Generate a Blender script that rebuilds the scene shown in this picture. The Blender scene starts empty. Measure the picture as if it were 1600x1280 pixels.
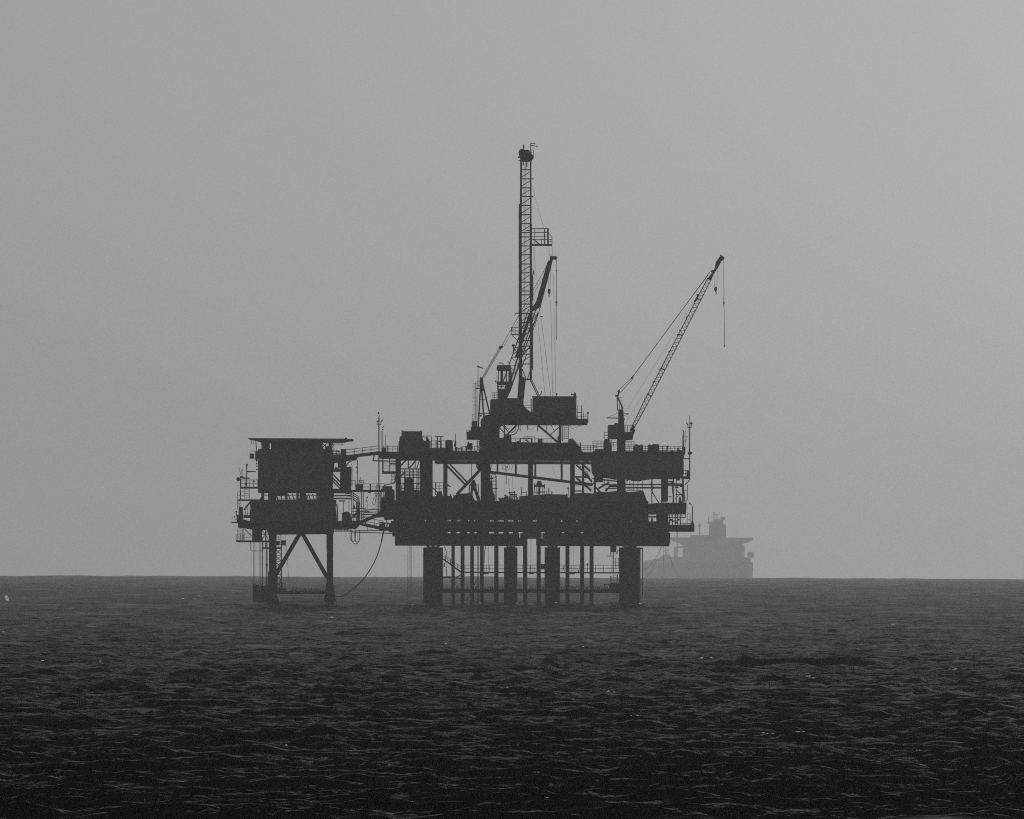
import bpy, math, random
import numpy as np
from mathutils import Vector, Matrix

random.seed(7)
scene = bpy.context.scene
C = scene.collection
R = math.radians

# ------------------------------------------------------------------ camera, sky, sun, exposure
RE = 6.371e6            # the sea follows the curve of the earth
CAM_H = 6.8             # metres above the water
F = 24000.0             # focal length in pixels of a 1600 px wide picture (540 mm lens)
D = 2400.0              # distance of the platform
LEVEL = 869.2           # picture row of eye level
ROLL = 0.0033

cam_d = bpy.data.cameras.new('camera')
cam_d.sensor_width = 36.0
cam_d.lens = 36.0 * F / 1600.0
cam_d.clip_start = 1.0
cam_d.clip_end = 60000.0
cam = bpy.data.objects.new('camera', cam_d)
C.objects.link(cam)
cam.location = (0, 0, CAM_H)
PITCH = math.atan((LEVEL - 640.0) / F)
cam.rotation_mode = 'XYZ'
cam.rotation_euler = (Matrix.Rotation(R(90) + PITCH, 3, 'X') @ Matrix.Rotation(ROLL, 3, 'Z')).to_euler()
scene.camera = cam

SUN_AZ, SUN_EL = R(24), R(10)       # to the right of the view, ahead of the camera
world = bpy.data.worlds.new('World')
scene.world = world
world.use_nodes = True
nt = world.node_tree
bg = nt.nodes['Background']
sky = nt.nodes.new('ShaderNodeTexSky')
sky.sky_type = 'NISHITA'
sky.sun_disc = False
sky.sun_elevation = SUN_EL
sky.sun_rotation = SUN_AZ
sky.air_density = 1.0
sky.dust_density = 1.5
sky.ozone_density = 1.0
bw = nt.nodes.new('ShaderNodeRGBToBW')       # the photograph is black and white
nt.links.new(sky.outputs['Color'], bw.inputs['Color'])
nt.links.new(bw.outputs['Val'], bg.inputs['Color'])
bg.inputs['Strength'].default_value = 0.05

sun_d = bpy.data.lights.new('sun', 'SUN')
sun_d.energy = 1.5
sun_d.angle = R(10)
sun_d.color = (1, 1, 1)
sun = bpy.data.objects.new('sun', sun_d)
C.objects.link(sun)
sun_dir = Vector((math.sin(SUN_AZ) * math.cos(SUN_EL), math.cos(SUN_AZ) * math.cos(SUN_EL), math.sin(SUN_EL)))
sun.rotation_euler = sun_dir.to_track_quat('Z', 'Y').to_euler()
sun.location = (0, 0, 500)

scene.view_settings.view_transform = 'Standard'
scene.view_settings.look = 'None'
scene.view_settings.gamma = 1.0
scene.view_settings.exposure = -0.85
scene.view_settings.use_curve_mapping = False
scene.cycles.use_denoising = False
scene.cycles.pixel_filter_type = 'BLACKMAN_HARRIS'
scene.cycles.filter_width = 1.1
scene.cycles.max_bounces = 6
scene.cycles.diffuse_bounces = 2
scene.cycles.glossy_bounces = 2
scene.cycles.volume_bounces = 2
scene.cycles.caustics_reflective = False

# ------------------------------------------------------------------ materials (all grey: black and white picture)
def material(name, base, rough=0.6, spec=0.4, var=0.3, scale=0.7, metal=0.0):
    m = bpy.data.materials.new(name); m.use_nodes = True
    t = m.node_tree; p = t.nodes['Principled BSDF']
    tc = t.nodes.new('ShaderNodeTexCoord')
    n = t.nodes.new('ShaderNodeTexNoise'); n.inputs['Scale'].default_value = scale
    n.inputs['Detail'].default_value = 6; n.inputs['Roughness'].default_value = 0.65
    mp = t.nodes.new('ShaderNodeMapping'); mp.inputs['Scale'].default_value = (1, 1, 0.35)   # streaks run down
    cr = t.nodes.new('ShaderNodeValToRGB')
    a, b = base * (1 - var), base * (1 + var)
    cr.color_ramp.elements[0].position = 0.3; cr.color_ramp.elements[0].color = (a, a, a, 1)
    cr.color_ramp.elements[1].position = 0.7; cr.color_ramp.elements[1].color = (b, b, b, 1)
    t.links.new(tc.outputs['Object'], mp.inputs['Vector'])
    t.links.new(mp.outputs['Vector'], n.inputs['Vector'])
    t.links.new(n.outputs['Fac'], cr.inputs['Fac'])
    t.links.new(cr.outputs['Color'], p.inputs['Base Color'])
    p.inputs['Roughness'].default_value = rough
    p.inputs['Specular IOR Level'].default_value = spec
    p.inputs['Metallic'].default_value = metal
    return m

def backlit(m, base, amount):
    """thin white stuff (spray and glint flecks, feathers) that also lets light through"""
    t = m.node_tree; p = t.nodes['Principled BSDF']
    tr = t.nodes.new('ShaderNodeBsdfTranslucent'); tr.inputs['Color'].default_value = (base, base, base, 1)
    mx = t.nodes.new('ShaderNodeMixShader'); mx.inputs[0].default_value = amount
    t.links.new(p.outputs[0], mx.inputs[1]); t.links.new(tr.outputs[0], mx.inputs[2])
    t.links.new(mx.outputs[0], t.nodes['Material Output'].inputs['Surface'])
    return m

def sea_material():
    m = bpy.data.materials.new('sea_water'); m.use_nodes = True
    t = m.node_tree; p = t.nodes['Principled BSDF']
    geo = t.nodes.new('ShaderNodeNewGeometry')
    hsum = None
    for sc, det, amp in ((0.22, 2.0, 0.7), (1.0, 3.0, 0.13), (2.8, 3.0, 0.048)):
        mp = t.nodes.new('ShaderNodeMapping'); mp.inputs['Scale'].default_value = (0.5, 1.0, 1.0)
        n = t.nodes.new('ShaderNodeTexNoise'); n.inputs['Scale'].default_value = sc
        n.inputs['Detail'].default_value = det; n.inputs['Roughness'].default_value = 0.55
        t.links.new(geo.outputs['Position'], mp.inputs['Vector'])
        t.links.new(mp.outputs['Vector'], n.inputs['Vector'])
        mu = t.nodes.new('ShaderNodeMath'); mu.operation = 'MULTIPLY'; mu.inputs[1].default_value = amp
        t.links.new(n.outputs['Fac'], mu.inputs[0])
        if hsum is None: hsum = mu
        else:
            ad = t.nodes.new('ShaderNodeMath'); ad.operation = 'ADD'
            t.links.new(hsum.outputs[0], ad.inputs[0]); t.links.new(mu.outputs[0], ad.inputs[1]); hsum = ad
    b = t.nodes.new('ShaderNodeBump'); b.inputs['Strength'].default_value = 1.0; b.inputs['Distance'].default_value = 1.0
    t.links.new(hsum.outputs[0], b.inputs['Height'])
    # gusts roughen the water in patches and calm lanes
    gm_ = t.nodes.new('ShaderNodeMapping'); gm_.inputs['Scale'].default_value = (0.07, 0.022, 0.0)
    gn = t.nodes.new('ShaderNodeTexNoise'); gn.inputs['Scale'].default_value = 1.0; gn.inputs['Detail'].default_value = 5; gn.inputs['Roughness'].default_value = 0.7
    gr = t.nodes.new('ShaderNodeMapRange'); gr.inputs['From Min'].default_value = 0.36; gr.inputs['From Max'].default_value = 0.64
    gr.inputs['To Min'].default_value = 0.35; gr.inputs['To Max'].default_value = 1.5
    t.links.new(geo.outputs['Position'], gm_.inputs['Vector']); t.links.new(gm_.outputs['Vector'], gn.inputs['Vector'])
    t.links.new(gn.outputs['Fac'], gr.inputs['Value']); t.links.new(gr.outputs['Result'], b.inputs['Distance'])
    t.nodes.remove(p)
    df = t.nodes.new('ShaderNodeBsdfDiffuse'); df.inputs['Color'].default_value = (0.004, 0.004, 0.004, 1)
    gl = t.nodes.new('ShaderNodeBsdfGlossy'); gl.inputs['Color'].default_value = (SEA_SPEC, SEA_SPEC, SEA_SPEC, 1)
    gl.inputs['Roughness'].default_value = 0.06
    fr = t.nodes.new('ShaderNodeFresnel'); fr.inputs['IOR'].default_value = 1.333
    mx = t.nodes.new('ShaderNodeMixShader')
    for n in (df, gl, fr): t.links.new(b.outputs['Normal'], n.inputs['Normal'])
    pw = t.nodes.new('ShaderNodeMath'); pw.operation = 'POWER'; pw.inputs[1].default_value = 5.0
    t.links.new(fr.outputs[0], pw.inputs[0])
    t.links.new(pw.outputs[0], mx.inputs[0]); t.links.new(df.outputs[0], mx.inputs[1]); t.links.new(gl.outputs[0], mx.inputs[2])
    t.links.new(mx.outputs[0], t.nodes['Material Output'].inputs['Surface'])
    return m

# ------------------------------------------------------------------ the sea: one curved sheet with real waves
SEA_SPEC = 0.42
def build_sea():
    rng = np.random.default_rng(11)
    fine = np.linspace(-0.044, 0.044, 560)
    out = []; a = 0.044; st = 0.00016
    while a < math.pi:
        st *= 1.22; a += st; out.append(a)
    out = np.array(out[:-1] + [math.pi - 1e-4])
    th = np.concatenate([-out[::-1], fine, out]).astype(np.float64)
    rr = [2.0, 20.0, 60.0, 120.0, 200.0, 280.0, 340.0, 380.0]
    d = 400.0
    while d < 9800:
        rr.append(d); d += min(d * d / 650000.0, 0.0045 * d)
    while d < 17000:
        rr.append(d); d *= 1.03
    rr.append(17000.0)
    r = np.array(rr)
    nr, nc = len(r), len(th)
    RR, TT = np.meshgrid(r, th, indexing='ij')
    X = (RR * np.sin(TT)); Y = (RR * np.cos(TT))
    sp_r = np.gradient(r)[:, None] * np.ones((1, nc))
    sp_t = RR * (np.gradient(th)[None, :])
    Z = np.zeros_like(X); DX = np.zeros_like(X); DY = np.zeros_like(X)
    x32 = X.astype(np.float32); y32 = Y.astype(np.float32)
    # bend the wave trains a little so that no crest runs straight
    x32, y32 = (x32 + 0.9 * np.sin(0.21 * x32 + 0.13 * y32) + 0.6 * np.sin(0.5 * x32 - 0.31 * y32 + 2) + 1.4 * np.sin(0.05 * x32 + 0.037 * y32),
                y32 + 1.2 * np.sin(0.17 * x32 - 0.11 * y32 + 1) + 0.5 * np.sin(0.61 * x32 + 0.23 * y32) + 2.0 * np.sin(0.06 * x32 - 0.02 * y32))
    NW = 150
    lam = np.exp(np.linspace(math.log(0.7), math.log(60.0), NW)) * rng.uniform(0.94, 1.06, NW)
    for i in range(NW):
        L = lam[i]
        main = R(-80) if L < 22 else R(-96)          # wind sea and an older swell, both running towards the camera
        spread = 0.5 if L < 3.5 else (0.45 if L < 8 else 0.42)
        ang = main + rng.normal(0, spread)
        k = 2 * math.pi / L
        kx, ky = k * math.cos(ang), k * math.sin(ang)
        # steep short waves, flattening towards the swell
        amp = 0.0165 * L ** 0.75 * math.exp(-(L / 7.5) ** 1.3) + (0.034 * math.exp(-((L - 45) / 14.0) ** 2))
        lr = L / max(abs(math.sin(ang)), 0.05); lt = L / max(abs(math.cos(ang)), 0.05)
        f = np.clip(lr / sp_r * 1.2 - 0.1, 0, 1.0) * np.clip(lt / sp_t / 1.5 - 1.0, 0, 1.0)
        rows = np.where(f.max(axis=1) > 0)[0]
        if not len(rows): continue
        a0, a1 = rows[0], rows[-1] + 1
        ph = np.float32(rng.uniform(0, 2 * math.pi))
        w = (kx * x32[a0:a1] + ky * y32[a0:a1]) % (2 * math.pi) + ph
        ff = (amp * f[a0:a1])
        # slow groupiness: no wave train is endless
        g = 0.5 + 0.5 * np.sin((x32[a0:a1] * math.cos(ang * 2.3 + i) + y32[a0:a1] * math.sin(ang * 2.3 + i)) * (k / 6.3) + i)
        ff = ff * g * 1.35
        if L > 22:                                   # the swell is higher offshore
            ff = ff * (1 + 4.0 * np.clip((RR[a0:a1] - 3500) / 3500, 0, 1))
        Z[a0:a1] += ff * np.cos(w)
        q = 0.6
        DX[a0:a1] -= q * ff * (kx / k) * np.sin(w)
        DY[a0:a1] -= q * ff * (ky / k) * np.sin(w)
    crest = Z.copy()
    Z += -(RR ** 2) / (2 * RE)
    X = X + DX; Y = Y + DY
    co = np.stack([X, Y, Z], axis=-1).reshape(-1, 3)
    co = np.concatenate([co, [[0, 0, 0]]]).astype(np.float32)
    i0 = (np.arange(nr - 1)[:, None] * nc + np.arange(nc - 1)[None, :]).reshape(-1)
    quads = np.stack([i0, i0 + nc, i0 + nc + 1, i0 + 1], axis=-1)
    # close the seam behind the camera and the small hole under it
    s0 = np.arange(nr - 1) * nc
    seam = np.stack([s0 + nc - 1, s0 + nc + nc - 1, s0 + nc, s0], axis=-1)
    quads = np.concatenate([quads, seam])[:, ::-1]
    me = bpy.data.meshes.new('sea')
    nq = len(quads)
    tri = np.stack([np.full(nc, nr * nc), np.arange(nc), (np.arange(nc) + 1) % nc], axis=-1)[:, ::-1]
    me.vertices.add(len(co)); me.vertices.foreach_set('co', co.reshape(-1))
    loops = np.concatenate([quads.reshape(-1), tri.reshape(-1)]).astype(np.int32)
    me.loops.add(len(loops)); me.loops.foreach_set('vertex_index', loops)
    starts = np.concatenate([np.arange(nq) * 4, nq * 4 + np.arange(len(tri)) * 3]).astype(np.int32)
    me.polygons.add(nq + len(tri)); me.polygons.foreach_set('loop_start', starts)
    me.polygons.foreach_set('use_smooth', np.ones(nq + len(tri), dtype=bool))
    me.update(calc_edges=True); me.validate()
    me.materials.append(sea_material())
    o = bpy.data.objects.new('sea', me); C.objects.link(o)
    o['kind'] = 'structure'; o['label'] = 'dark choppy open sea with small wind waves'
    return X, Y, Z, crest
SEA_GRID = build_sea()

# ------------------------------------------------------------------ haze: one closed box of even, pale air
HAZE_DENSITY = 5.6e-5
HAZE_G = 0.55
def build_haze():
    me = bpy.data.meshes.new('haze')
    s, z0, z1 = 17600.0, -26.0, 84.0
    v = [(x, y, z) for z in (z0, z1) for y in (-s, s) for x in (-s, s)]
    f = [(0, 2, 3, 1), (4, 5, 7, 6), (0, 1, 5, 4), (2, 6, 7, 3), (0, 4, 6, 2), (1, 3, 7, 5)]
    me.from_pydata(v, [], f); me.update()
    m = bpy.data.materials.new('haze'); m.use_nodes = True
    t = m.node_tree
    t.nodes.remove(t.nodes['Principled BSDF'])
    pv = t.nodes.new('ShaderNodeVolumePrincipled')
    pv.inputs['Color'].default_value = (0.92, 0.92, 0.92, 1)
    pv.inputs['Density'].default_value = HAZE_DENSITY
    pv.inputs['Anisotropy'].default_value = HAZE_G
    t.links.new(pv.outputs['Volume'], t.nodes['Material Output'].inputs['Volume'])
    me.materials.append(m)
    o = bpy.data.objects.new('haze', me); C.objects.link(o)
    o['kind'] = 'stuff'; o['label'] = 'pale even sea haze filling the air'
build_haze()

# ------------------------------------------------------------------ helpers for everything built of steel
# Measurements are taken in picture pixels on the platform's own plane, where one pixel is 0.1 m; every piece gets a real depth.
S = D / F
def W(px, py, y=0.0, dist=None):
    yd = (D if dist is None else dist) + y
    dx, dy = px - 800.0, py - 640.0
    ux, uy = dx + ROLL * dy, dy - ROLL * dx
    return Vector((ux / F * yd, yd, CAM_H + (LEVEL - 640.0 - uy) / F * yd))
rj = random.Random(3)
def jit(): return rj.uniform(-0.004, 0.004)
BOXF = [(0, 2, 3, 1), (4, 5, 7, 6), (0, 1, 5, 4), (2, 6, 7, 3), (0, 4, 6, 2), (1, 3, 7, 5)]
def boxw(x0, x1, y0, y1, z0, z1):
    x0 += jit(); x1 += jit(); y0 += jit(); y1 += jit(); z0 += jit(); z1 += jit()
    return ([(x, y, z) for z in (z0, z1) for y in (y0, y1) for x in (x0, x1)], BOXF)
def B(x0, y0, x1, y1, d0, d1):
    """box: picture corners and depth range (metres before / behind the platform's middle)"""
    c = W((x0 + x1) / 2, (y0 + y1) / 2, 0)
    hx, hz = abs(x1 - x0) / 2 * S, abs(y1 - y0) / 2 * S
    return [boxw(c.x - hx, c.x + hx, D + d0, D + d1, c.z - hz, c.z + hz)]
def PL(pts, d0, d1):
    """side outline pushed through the depth"""
    n = len(pts); j0, j1 = jit(), jit()
    v = [tuple(W(x, y, 0) + Vector((0, d0 + j0, 0))) for x, y in pts] + [tuple(W(x, y, 0) + Vector((0, d1 + j1, 0))) for x, y in pts]
    f = [tuple(range(n)), tuple(range(2 * n - 1, n - 1, -1))]
    f += [(i, i + n, (i + 1) % n + n, (i + 1) % n) for i in range(n)]
    return [(v, f)]
def tubew(a, b, ra, rb=None, n=6, cap=True):
    a, b = Vector(a), Vector(b); rb = ra if rb is None else rb
    d = (b - a)
    if d.length < 1e-6: return ([], [])
    d.normalize()
    u = d.cross(Vector((0, 1, 0)))
    if u.length < 0.1: u = d.cross(Vector((1, 0, 0)))
    u.normalize(); w = d.cross(u)
    v = []; o = math.pi / n
    for p, r in ((a, ra), (b, rb)):
        for k in range(n):
            t = 2 * math.pi * k / n + o
            v.append(tuple(p + (u * math.cos(t) + w * math.sin(t)) * r))
    f = [(k, (k + 1) % n, (k + 1) % n + n, k + n) for k in range(n)]
    if cap: f += [tuple(range(n - 1, -1, -1)), tuple(range(n, 2 * n))]
    return (v, f)
def TU(a, b, r, n=6, r2=None):
    """round bar between (px, py, depth) points, radius in pixels"""
    ya, yb = (a[2] if len(a) > 2 else 0), (b[2] if len(b) > 2 else 0)
    return [tubew(W(a[0], a[1], 0) + Vector((0, ya, 0)), W(b[0], b[1], 0) + Vector((0, yb, 0)), r * S, None if r2 is None else r2 * S, n)]
def PT(pts, r, n=6):
    out = []
    for a, b in zip(pts, pts[1:]): out += TU(a, b, r, n)
    return out
def BR(a, b, w, d=None):
    """square bar, w = full width in pixels"""
    return TU(a, b, w * 0.7071, 4)
def CY(cx, y0, y1, r, dep=0.0, n=14, r2=None):
    return TU((cx, y0, dep), (cx, y1, dep), r, n, r2)
def SP(cx, cy, r, dep=0.0, sx=1, sz=1, sy=1, n=8):
    c = W(cx, cy, 0) + Vector((0, dep, 0)); v = []; f = []
    m = n // 2
    for i in range(m + 1):
        p = math.pi * i / m
        for k in range(n):
            t = 2 * math.pi * k / n
            v.append((c.x + r * S * sx * math.sin(p) * math.cos(t), c.y + r * S * sy * math.sin(p) * math.sin(t), c.z + r * S * sz * math.cos(p)))
    for i in range(m):
        for k in range(n):
            f.append((i * n + k, (i + 1) * n + k, (i + 1) * n + (k + 1) % n, i * n + (k + 1) % n))
    return [(v, f)]
def HR(x0, y0, x1, y1, dep, h=10.5, step=13.0, r=0.45, rails=(0.5, 1.0), ends=True):
    """guard rail standing on the line (x0,y0)-(x1,y1): posts, mid rail and top rail"""
    n = max(1, round(abs(x1 - x0) / step)); out = []; r *= 1.25
    for k in range(n + 1):
        if not ends and k in (0, n): continue
        t = k / n; x = x0 + (x1 - x0) * t; y = y0 + (y1 - y0) * t
        out += TU((x, y, dep), (x, y - h, dep), r, 4)
    for q in rails: out += TU((x0, y0 - h * q, dep), (x1, y1 - h * q, dep), r, 4)
    return out
def LD(cx, y0, y1, dep, w=5.0, step=3.0, r=0.42, cage=False):
    r *= 1.25
    out = TU((cx - w / 2, y0, dep), (cx - w / 2, y1, dep), r, 4) + TU((cx + w / 2, y0, dep), (cx + w / 2, y1, dep), r, 4)
    y = y0 + 1.5
    while y < y1 - 0.5:
        out += TU((cx - w / 2, y, dep), (cx + w / 2, y, dep), r * 0.8, 4); y += step
    return out
def ST(a, b, dep, w=0.9, rail=9.0, r=0.42, both=True):
    """stair flight: two stringers, treads, hand rails"""
    out = []
    for dd in (dep, dep + w):
        out += BR((a[0], a[1], dd), (b[0], b[1], dd), 2.2)
        if rail:
            for q in (0.55, 1.0): out += TU((a[0], a[1] - rail * q, dd), (b[0], b[1] - rail * q, dd), r, 4)
            for t in (0.03, 0.35, 0.65, 0.97):
                x = a[0] + (b[0] - a[0]) * t; y = a[1] + (b[1] - a[1]) * t
                out += TU((x, y, dd), (x, y - rail, dd), r, 4)
    n = max(3, int(abs(b[1] - a[1]) / 2.2))
    for k in range(1, n):
        t = k / n; x = a[0] + (b[0] - a[0]) * t; y = a[1] + (b[1] - a[1]) * t
        out += [tubew(W(x, y) + Vector((0, dep, 0)), W(x, y) + Vector((0, dep + w, 0)), 0.06, None, 4)]
    return out
def lamp(cx, cy, dep, dirx=1, s=1.0):
    """flood light head on a short bent arm"""
    return TU((cx, cy, dep), (cx, cy - 4 * s, dep), 0.55, 4) + TU((cx, cy - 4 * s, dep), (cx + dirx * 3.2 * s, cy - 7 * s, dep), 1.2 * s, 6, 0.8 * s)

def mesh_of(name, prims, org):
    v = []; f = []
    for pv, pf in prims:
        k = len(v)
        v += [(p[0] - org.x, p[1] - org.y, p[2] - org.z) for p in pv]
        f += [tuple(i + k for i in q) for q in pf]
    me = bpy.data.meshes.new(name); me.from_pydata(v, [], f); me.update()
    return me
ORG = {}
def thing(name, label, cat, base, group=None):
    o = bpy.data.objects.new(name, None); C.objects.link(o)
    p = base if isinstance(base, Vector) else W(base[0], base[1], 0) + Vector((0, base[2] if len(base) > 2 else 0, 0))
    o.location = p; o.empty_display_size = 0.5
    o['label'] = label; o['category'] = cat
    if group: o['group'] = group
    ORG[o.name] = p
    return o
def clusters(groups):
    """pieces that do not touch become objects of their own"""
    bb = []
    for g in groups:
        p = np.array([q for pv, _ in g for q in pv])
        bb.append((p.min(0) - 0.06, p.max(0) + 0.06))
    par = list(range(len(groups)))
    def find(i):
        while par[i] != i: i = par[i]
        return i
    for i in range(len(groups)):
        for j in range(i):
            if np.all(bb[i][0] < bb[j][1]) and np.all(bb[j][0] < bb[i][1]): par[find(i)] = find(j)
    out = {}
    for i, g in enumerate(groups): out.setdefault(find(i), []).extend(g)
    return list(out.values())
def part(par, name, m, *prims, kind=None, label=None):
    groups = [[q for p in prims for q in p]] if kind else clusters([list(p) for p in prims])
    first = None
    for pr in groups:
        o = bpy.data.objects.new(name, mesh_of(name, pr, ORG[par.name])); C.objects.link(o)
        o.data.materials.append(m); o.parent = par
        ORG[o.name] = ORG[par.name]
        if kind: o['kind'] = kind
        if label: o['label'] = label
        first = first or o
    return first
def single(name, label, cat, m, base, *prims, group=None):
    pr = [q for p in prims for q in p]
    p = base if isinstance(base, Vector) else W(base[0], base[1], 0) + Vector((0, base[2] if len(base) > 2 else 0, 0))
    o = bpy.data.objects.new(name, mesh_of(name, pr, p)); C.objects.link(o)
    o.location = p; o.data.materials.append(m); o['label'] = label; o['category'] = cat
    if group: o['group'] = group
    return o

STEEL = material('painted_steel', 0.05, 0.6, 0.25, 0.35)
DARK = material('dark_steel', 0.03, 0.65, 0.2, 0.4)
PIPE = material('pipe_steel', 0.045, 0.5, 0.3, 0.3)
PILE = material('fouled_pile_steel', 0.05, 0.8, 0.15, 0.5, 1.5)
CLAD = material('cladding_sheet', 0.15, 0.65, 0.2, 0.25)
WIRE = material('wire_rope', 0.025, 0.6, 0.2, 0.2)
HOSE = material('rubber_hose', 0.018, 0.7, 0.2, 0.2)
BIRD = material('dark_feathers', 0.02, 0.8, 0.1, 0.4, 8.0)
WHITEF = backlit(material('white_feathers', 0.9, 0.7, 0.2, 0.02, 8.0), 0.95, 0.85)
HULL = material('tanker_hull_paint', 0.6, 0.6, 0.2, 0.15, 0.05)
SHIPW = material('tanker_white_paint', 0.8, 0.6, 0.2, 0.08, 0.1)
FUNNEL = material('tanker_funnel_paint', 0.6, 0.6, 0.2, 0.1, 0.1)

# ================================================================== main production platform
mp = thing('oil_platform', 'large dark steel oil platform on thick columns with two long decks', 'oil platform', (831, 943, 0))
ROWS = (-9.0, 9.0)
for cx, r in ((676.8, 15.2), (798, 10.6), (863, 12.0), (984, 16.4)):
    for d in ROWS:
        col = part(mp, 'column', PILE, CY(cx, 855.6, 972, r, d, 20))
        part(col, 'column_cap', STEEL, CY(cx, 853.9, 855.9, r * 0.8, d, 4), *[B(cx + k * r * 0.55 - 1.6, 851.5, cx + k * r * 0.55 + 1.6, 854.4, d - 0.6, d + 0.6) for k in (-1, 0, 1)])
for cx, r in ((708, 2.7), (722.8, 3.2), (737.6, 3.0), (747, 0.9), (753, 3.0), (775.6, 3.5), (820.6, 3.5), (841.6, 3.4), (886.6, 3.3), (909.6, 3.4), (924.4, 3.3)):
    part(mp, 'conductor_pipe', PILE, CY(cx, 838 if cx in (820.6, 841.6) else 850, 972, r, rj.uniform(-4, 4), 12))
# lower hull of the deck: two deep boxes with a notch between them
part(mp, 'deck_box', STEEL, B(618, 833.6, 811.4, 853, -13, 13), B(811.4, 841, 812.9, 853, -12.9, 12.9), B(812.9, 833.6, 824, 853, -13, 13))
part(mp, 'deck_box', STEEL, B(838, 833.6, 846.2, 853, -13, 13), B(846.2, 842, 847.6, 853, -12.9, 12.9), B(847.6, 833.6, 1044.5, 853.6, -13, 13))
part(mp, 'deck_box_link', STEEL, B(824, 834.2, 838, 842, -12.6, 12.6))
def complement(x0, x1, gaps):
    out = []; x = x0
    for a, b in gaps:
        out.append((x, a)); x = b
    out.append((x, x1)); return out
g1 = [(699, 704.5), (713, 719), (730, 734), (741, 745), (764, 772), (779, 786.5), (795, 801), (810, 816.5), (845, 851.5), (877.5, 882), (907, 912)]
for a, b in complement(618.4, 1044, g1): part(mp, 'bearing_beam', STEEL, B(a, 831.2, b, 833.9, -12.5, 12.5))
part(mp, 'lower_deck', STEEL, B(612, 815.4, 1044.2, 831.5, -13.6, 13.6))
g2 = [(663, 666), (676, 679.4), (699, 705), (714.4, 719.4), (731, 733.6), (741, 742.6), (766, 771.4), (779, 787), (794, 802), (809.4, 813), (832, 838.6), (876, 879), (900, 903), (984.4, 987.4)]
for a, b in complement(616, 1010, g2): part(mp, 'deck_post', STEEL, B(a, 811.6, b, 816.7, -12.2, 12.2))
part(mp, 'pipe_run', PIPE, TU((640, 813.9, -6), (1000, 814.6, -6), 0.3, 5), *[TU((a + (b - a) * q, 812, -6), (a + (b - a) * q, 816, -6), 0.4, 5) for a, b in g2 for q in (rj.uniform(0.2, 0.45), rj.uniform(0.6, 0.85)) if b - a > 3.2], kind='stuff')
part(mp, 'main_deck', STEEL, B(616, 783, 1012, 812.6, -14, 14))
part(mp, 'deck_edge_beam', DARK, B(614, 800, 1012.4, 802.4, -14.4, -14.05))
# right-hand end of the main deck
part(mp, 'end_deck', STEEL, PL([(1010, 788), (1034, 785.6), (1071.5, 786.5), (1071, 803.6), (1010, 804)], -12, 12))
part(mp, 'end_lower_deck', STEEL, B(1044, 820.4, 1084, 831, -9, 9))
part(mp, 'end_post', STEEL, B(1026, 803.5, 1043.5, 820, -8, 8))
part(mp, 'end_block', STEEL, B(1009, 815, 1027, 817, -8, 8), B(1009, 806.5, 1027, 808.6, -8, 8), B(1009, 811, 1013, 815.2, -8, 8), B(1018, 809.4, 1019.4, 816, -8, 8))
for x in (1046.4, 1050.5, 1055, 1058.6, 1064): part(mp, 'end_strut', STEEL, TU((x, 803.5, rj.uniform(-6, 6)), (x + rj.uniform(-0.6, 0.6), 820.6, rj.uniform(-6, 6)), rj.uniform(0.5, 1.0), 5))
part(mp, 'end_pipework', PIPE, TU((1043, 809.4, -3), (1070, 809, -3), 0.8), TU((1043, 814, 2), (1060, 814, 2), 0.7), TU((1043, 806.4, 4), (1068, 806, 4), 0.5), TU((1070.6, 803, -3), (1070.6, 809.4, -3), 0.6), *[B(1047 + k * 4.1, 811 + (k % 3) * 2.2, 1049.4 + k * 4.1, 813.4 + (k % 3) * 2.4, -2, 0) for k in range(4)], kind='stuff')
part(mp, 'handrail', STEEL, HR(1062, 820.4, 1083, 820.4, -8.8, 2.4, 7, 0.4), HR(1075, 820.6, 1080, 820.6, 8, 18, 5, 0.3), kind='stuff')
part(mp, 'hanging_pipe', PIPE, TU((1046, 833, -5), (1046, 849, -5), 0.8), TU((1044.4, 833.6, -5), (1047.4, 833.6, -5), 0.6), TU((1044.4, 849, -5), (1047.4, 849, -5), 0.6))
part(mp, 'hanging_bracket', PIPE, TU((1057.5, 831, -4), (1057.5, 840, -4), 0.7))
# walkway and braces between the columns
part(mp, 'walkway', STEEL, B(727, 893.6, 968, 895.8, -10.6, -9.6))
part(mp, 'walkway_handrail', STEEL, HR(727, 893.6, 968, 893.8, -10.6, 10.6, 13.0, 0.38), kind='stuff')
for x in (760, 830, 894): part(mp, 'walkway_bracket', STEEL, B(x - 4, 895.6, x + 4, 897.4, -10.5, -9.7))
part(mp, 'stub_beam', STEEL, B(845, 881.4, 852, 889.6, -9.6, -8.6))
for d in (-9, 9): part(mp, 'lower_brace', PILE, TU((690, 923.2, d), (970, 923.8, d), 3.0, 10))
part(mp, 'column_stair', STEEL, ST((692, 873), (704.5, 882), -10.2, 0.9, 8), ST((704, 882), (721, 894), -10.2, 0.9, 8), kind='stuff')
part(mp, 'stair_landing', STEEL, B(691.5, 900.6, 705, 903.2, -10.6, -9.4), B(711, 902.8, 720, 904.2, -10.6, -9.4), TU((712, 903, -10), (727, 894.5, -10), 0.9))
part(mp, 'drain_pipe', PIPE, PT([(695, 854, -10.3), (698, 862, -10.3), (697, 876, -10.3), (698.6, 900, -10.3)], 0.55), B(693.6, 880, 695.6, 886, -10.6, -10))
part(mp, 'drain_pipe', PIPE, PT([(759.5, 852, -4), (757, 862, -4), (756.6, 880, -4)], 0.6), TU((740, 916, -4), (746.6, 902, -4), 0.5), TU((726, 944, 3), (735, 927, 3), 0.5))
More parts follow.
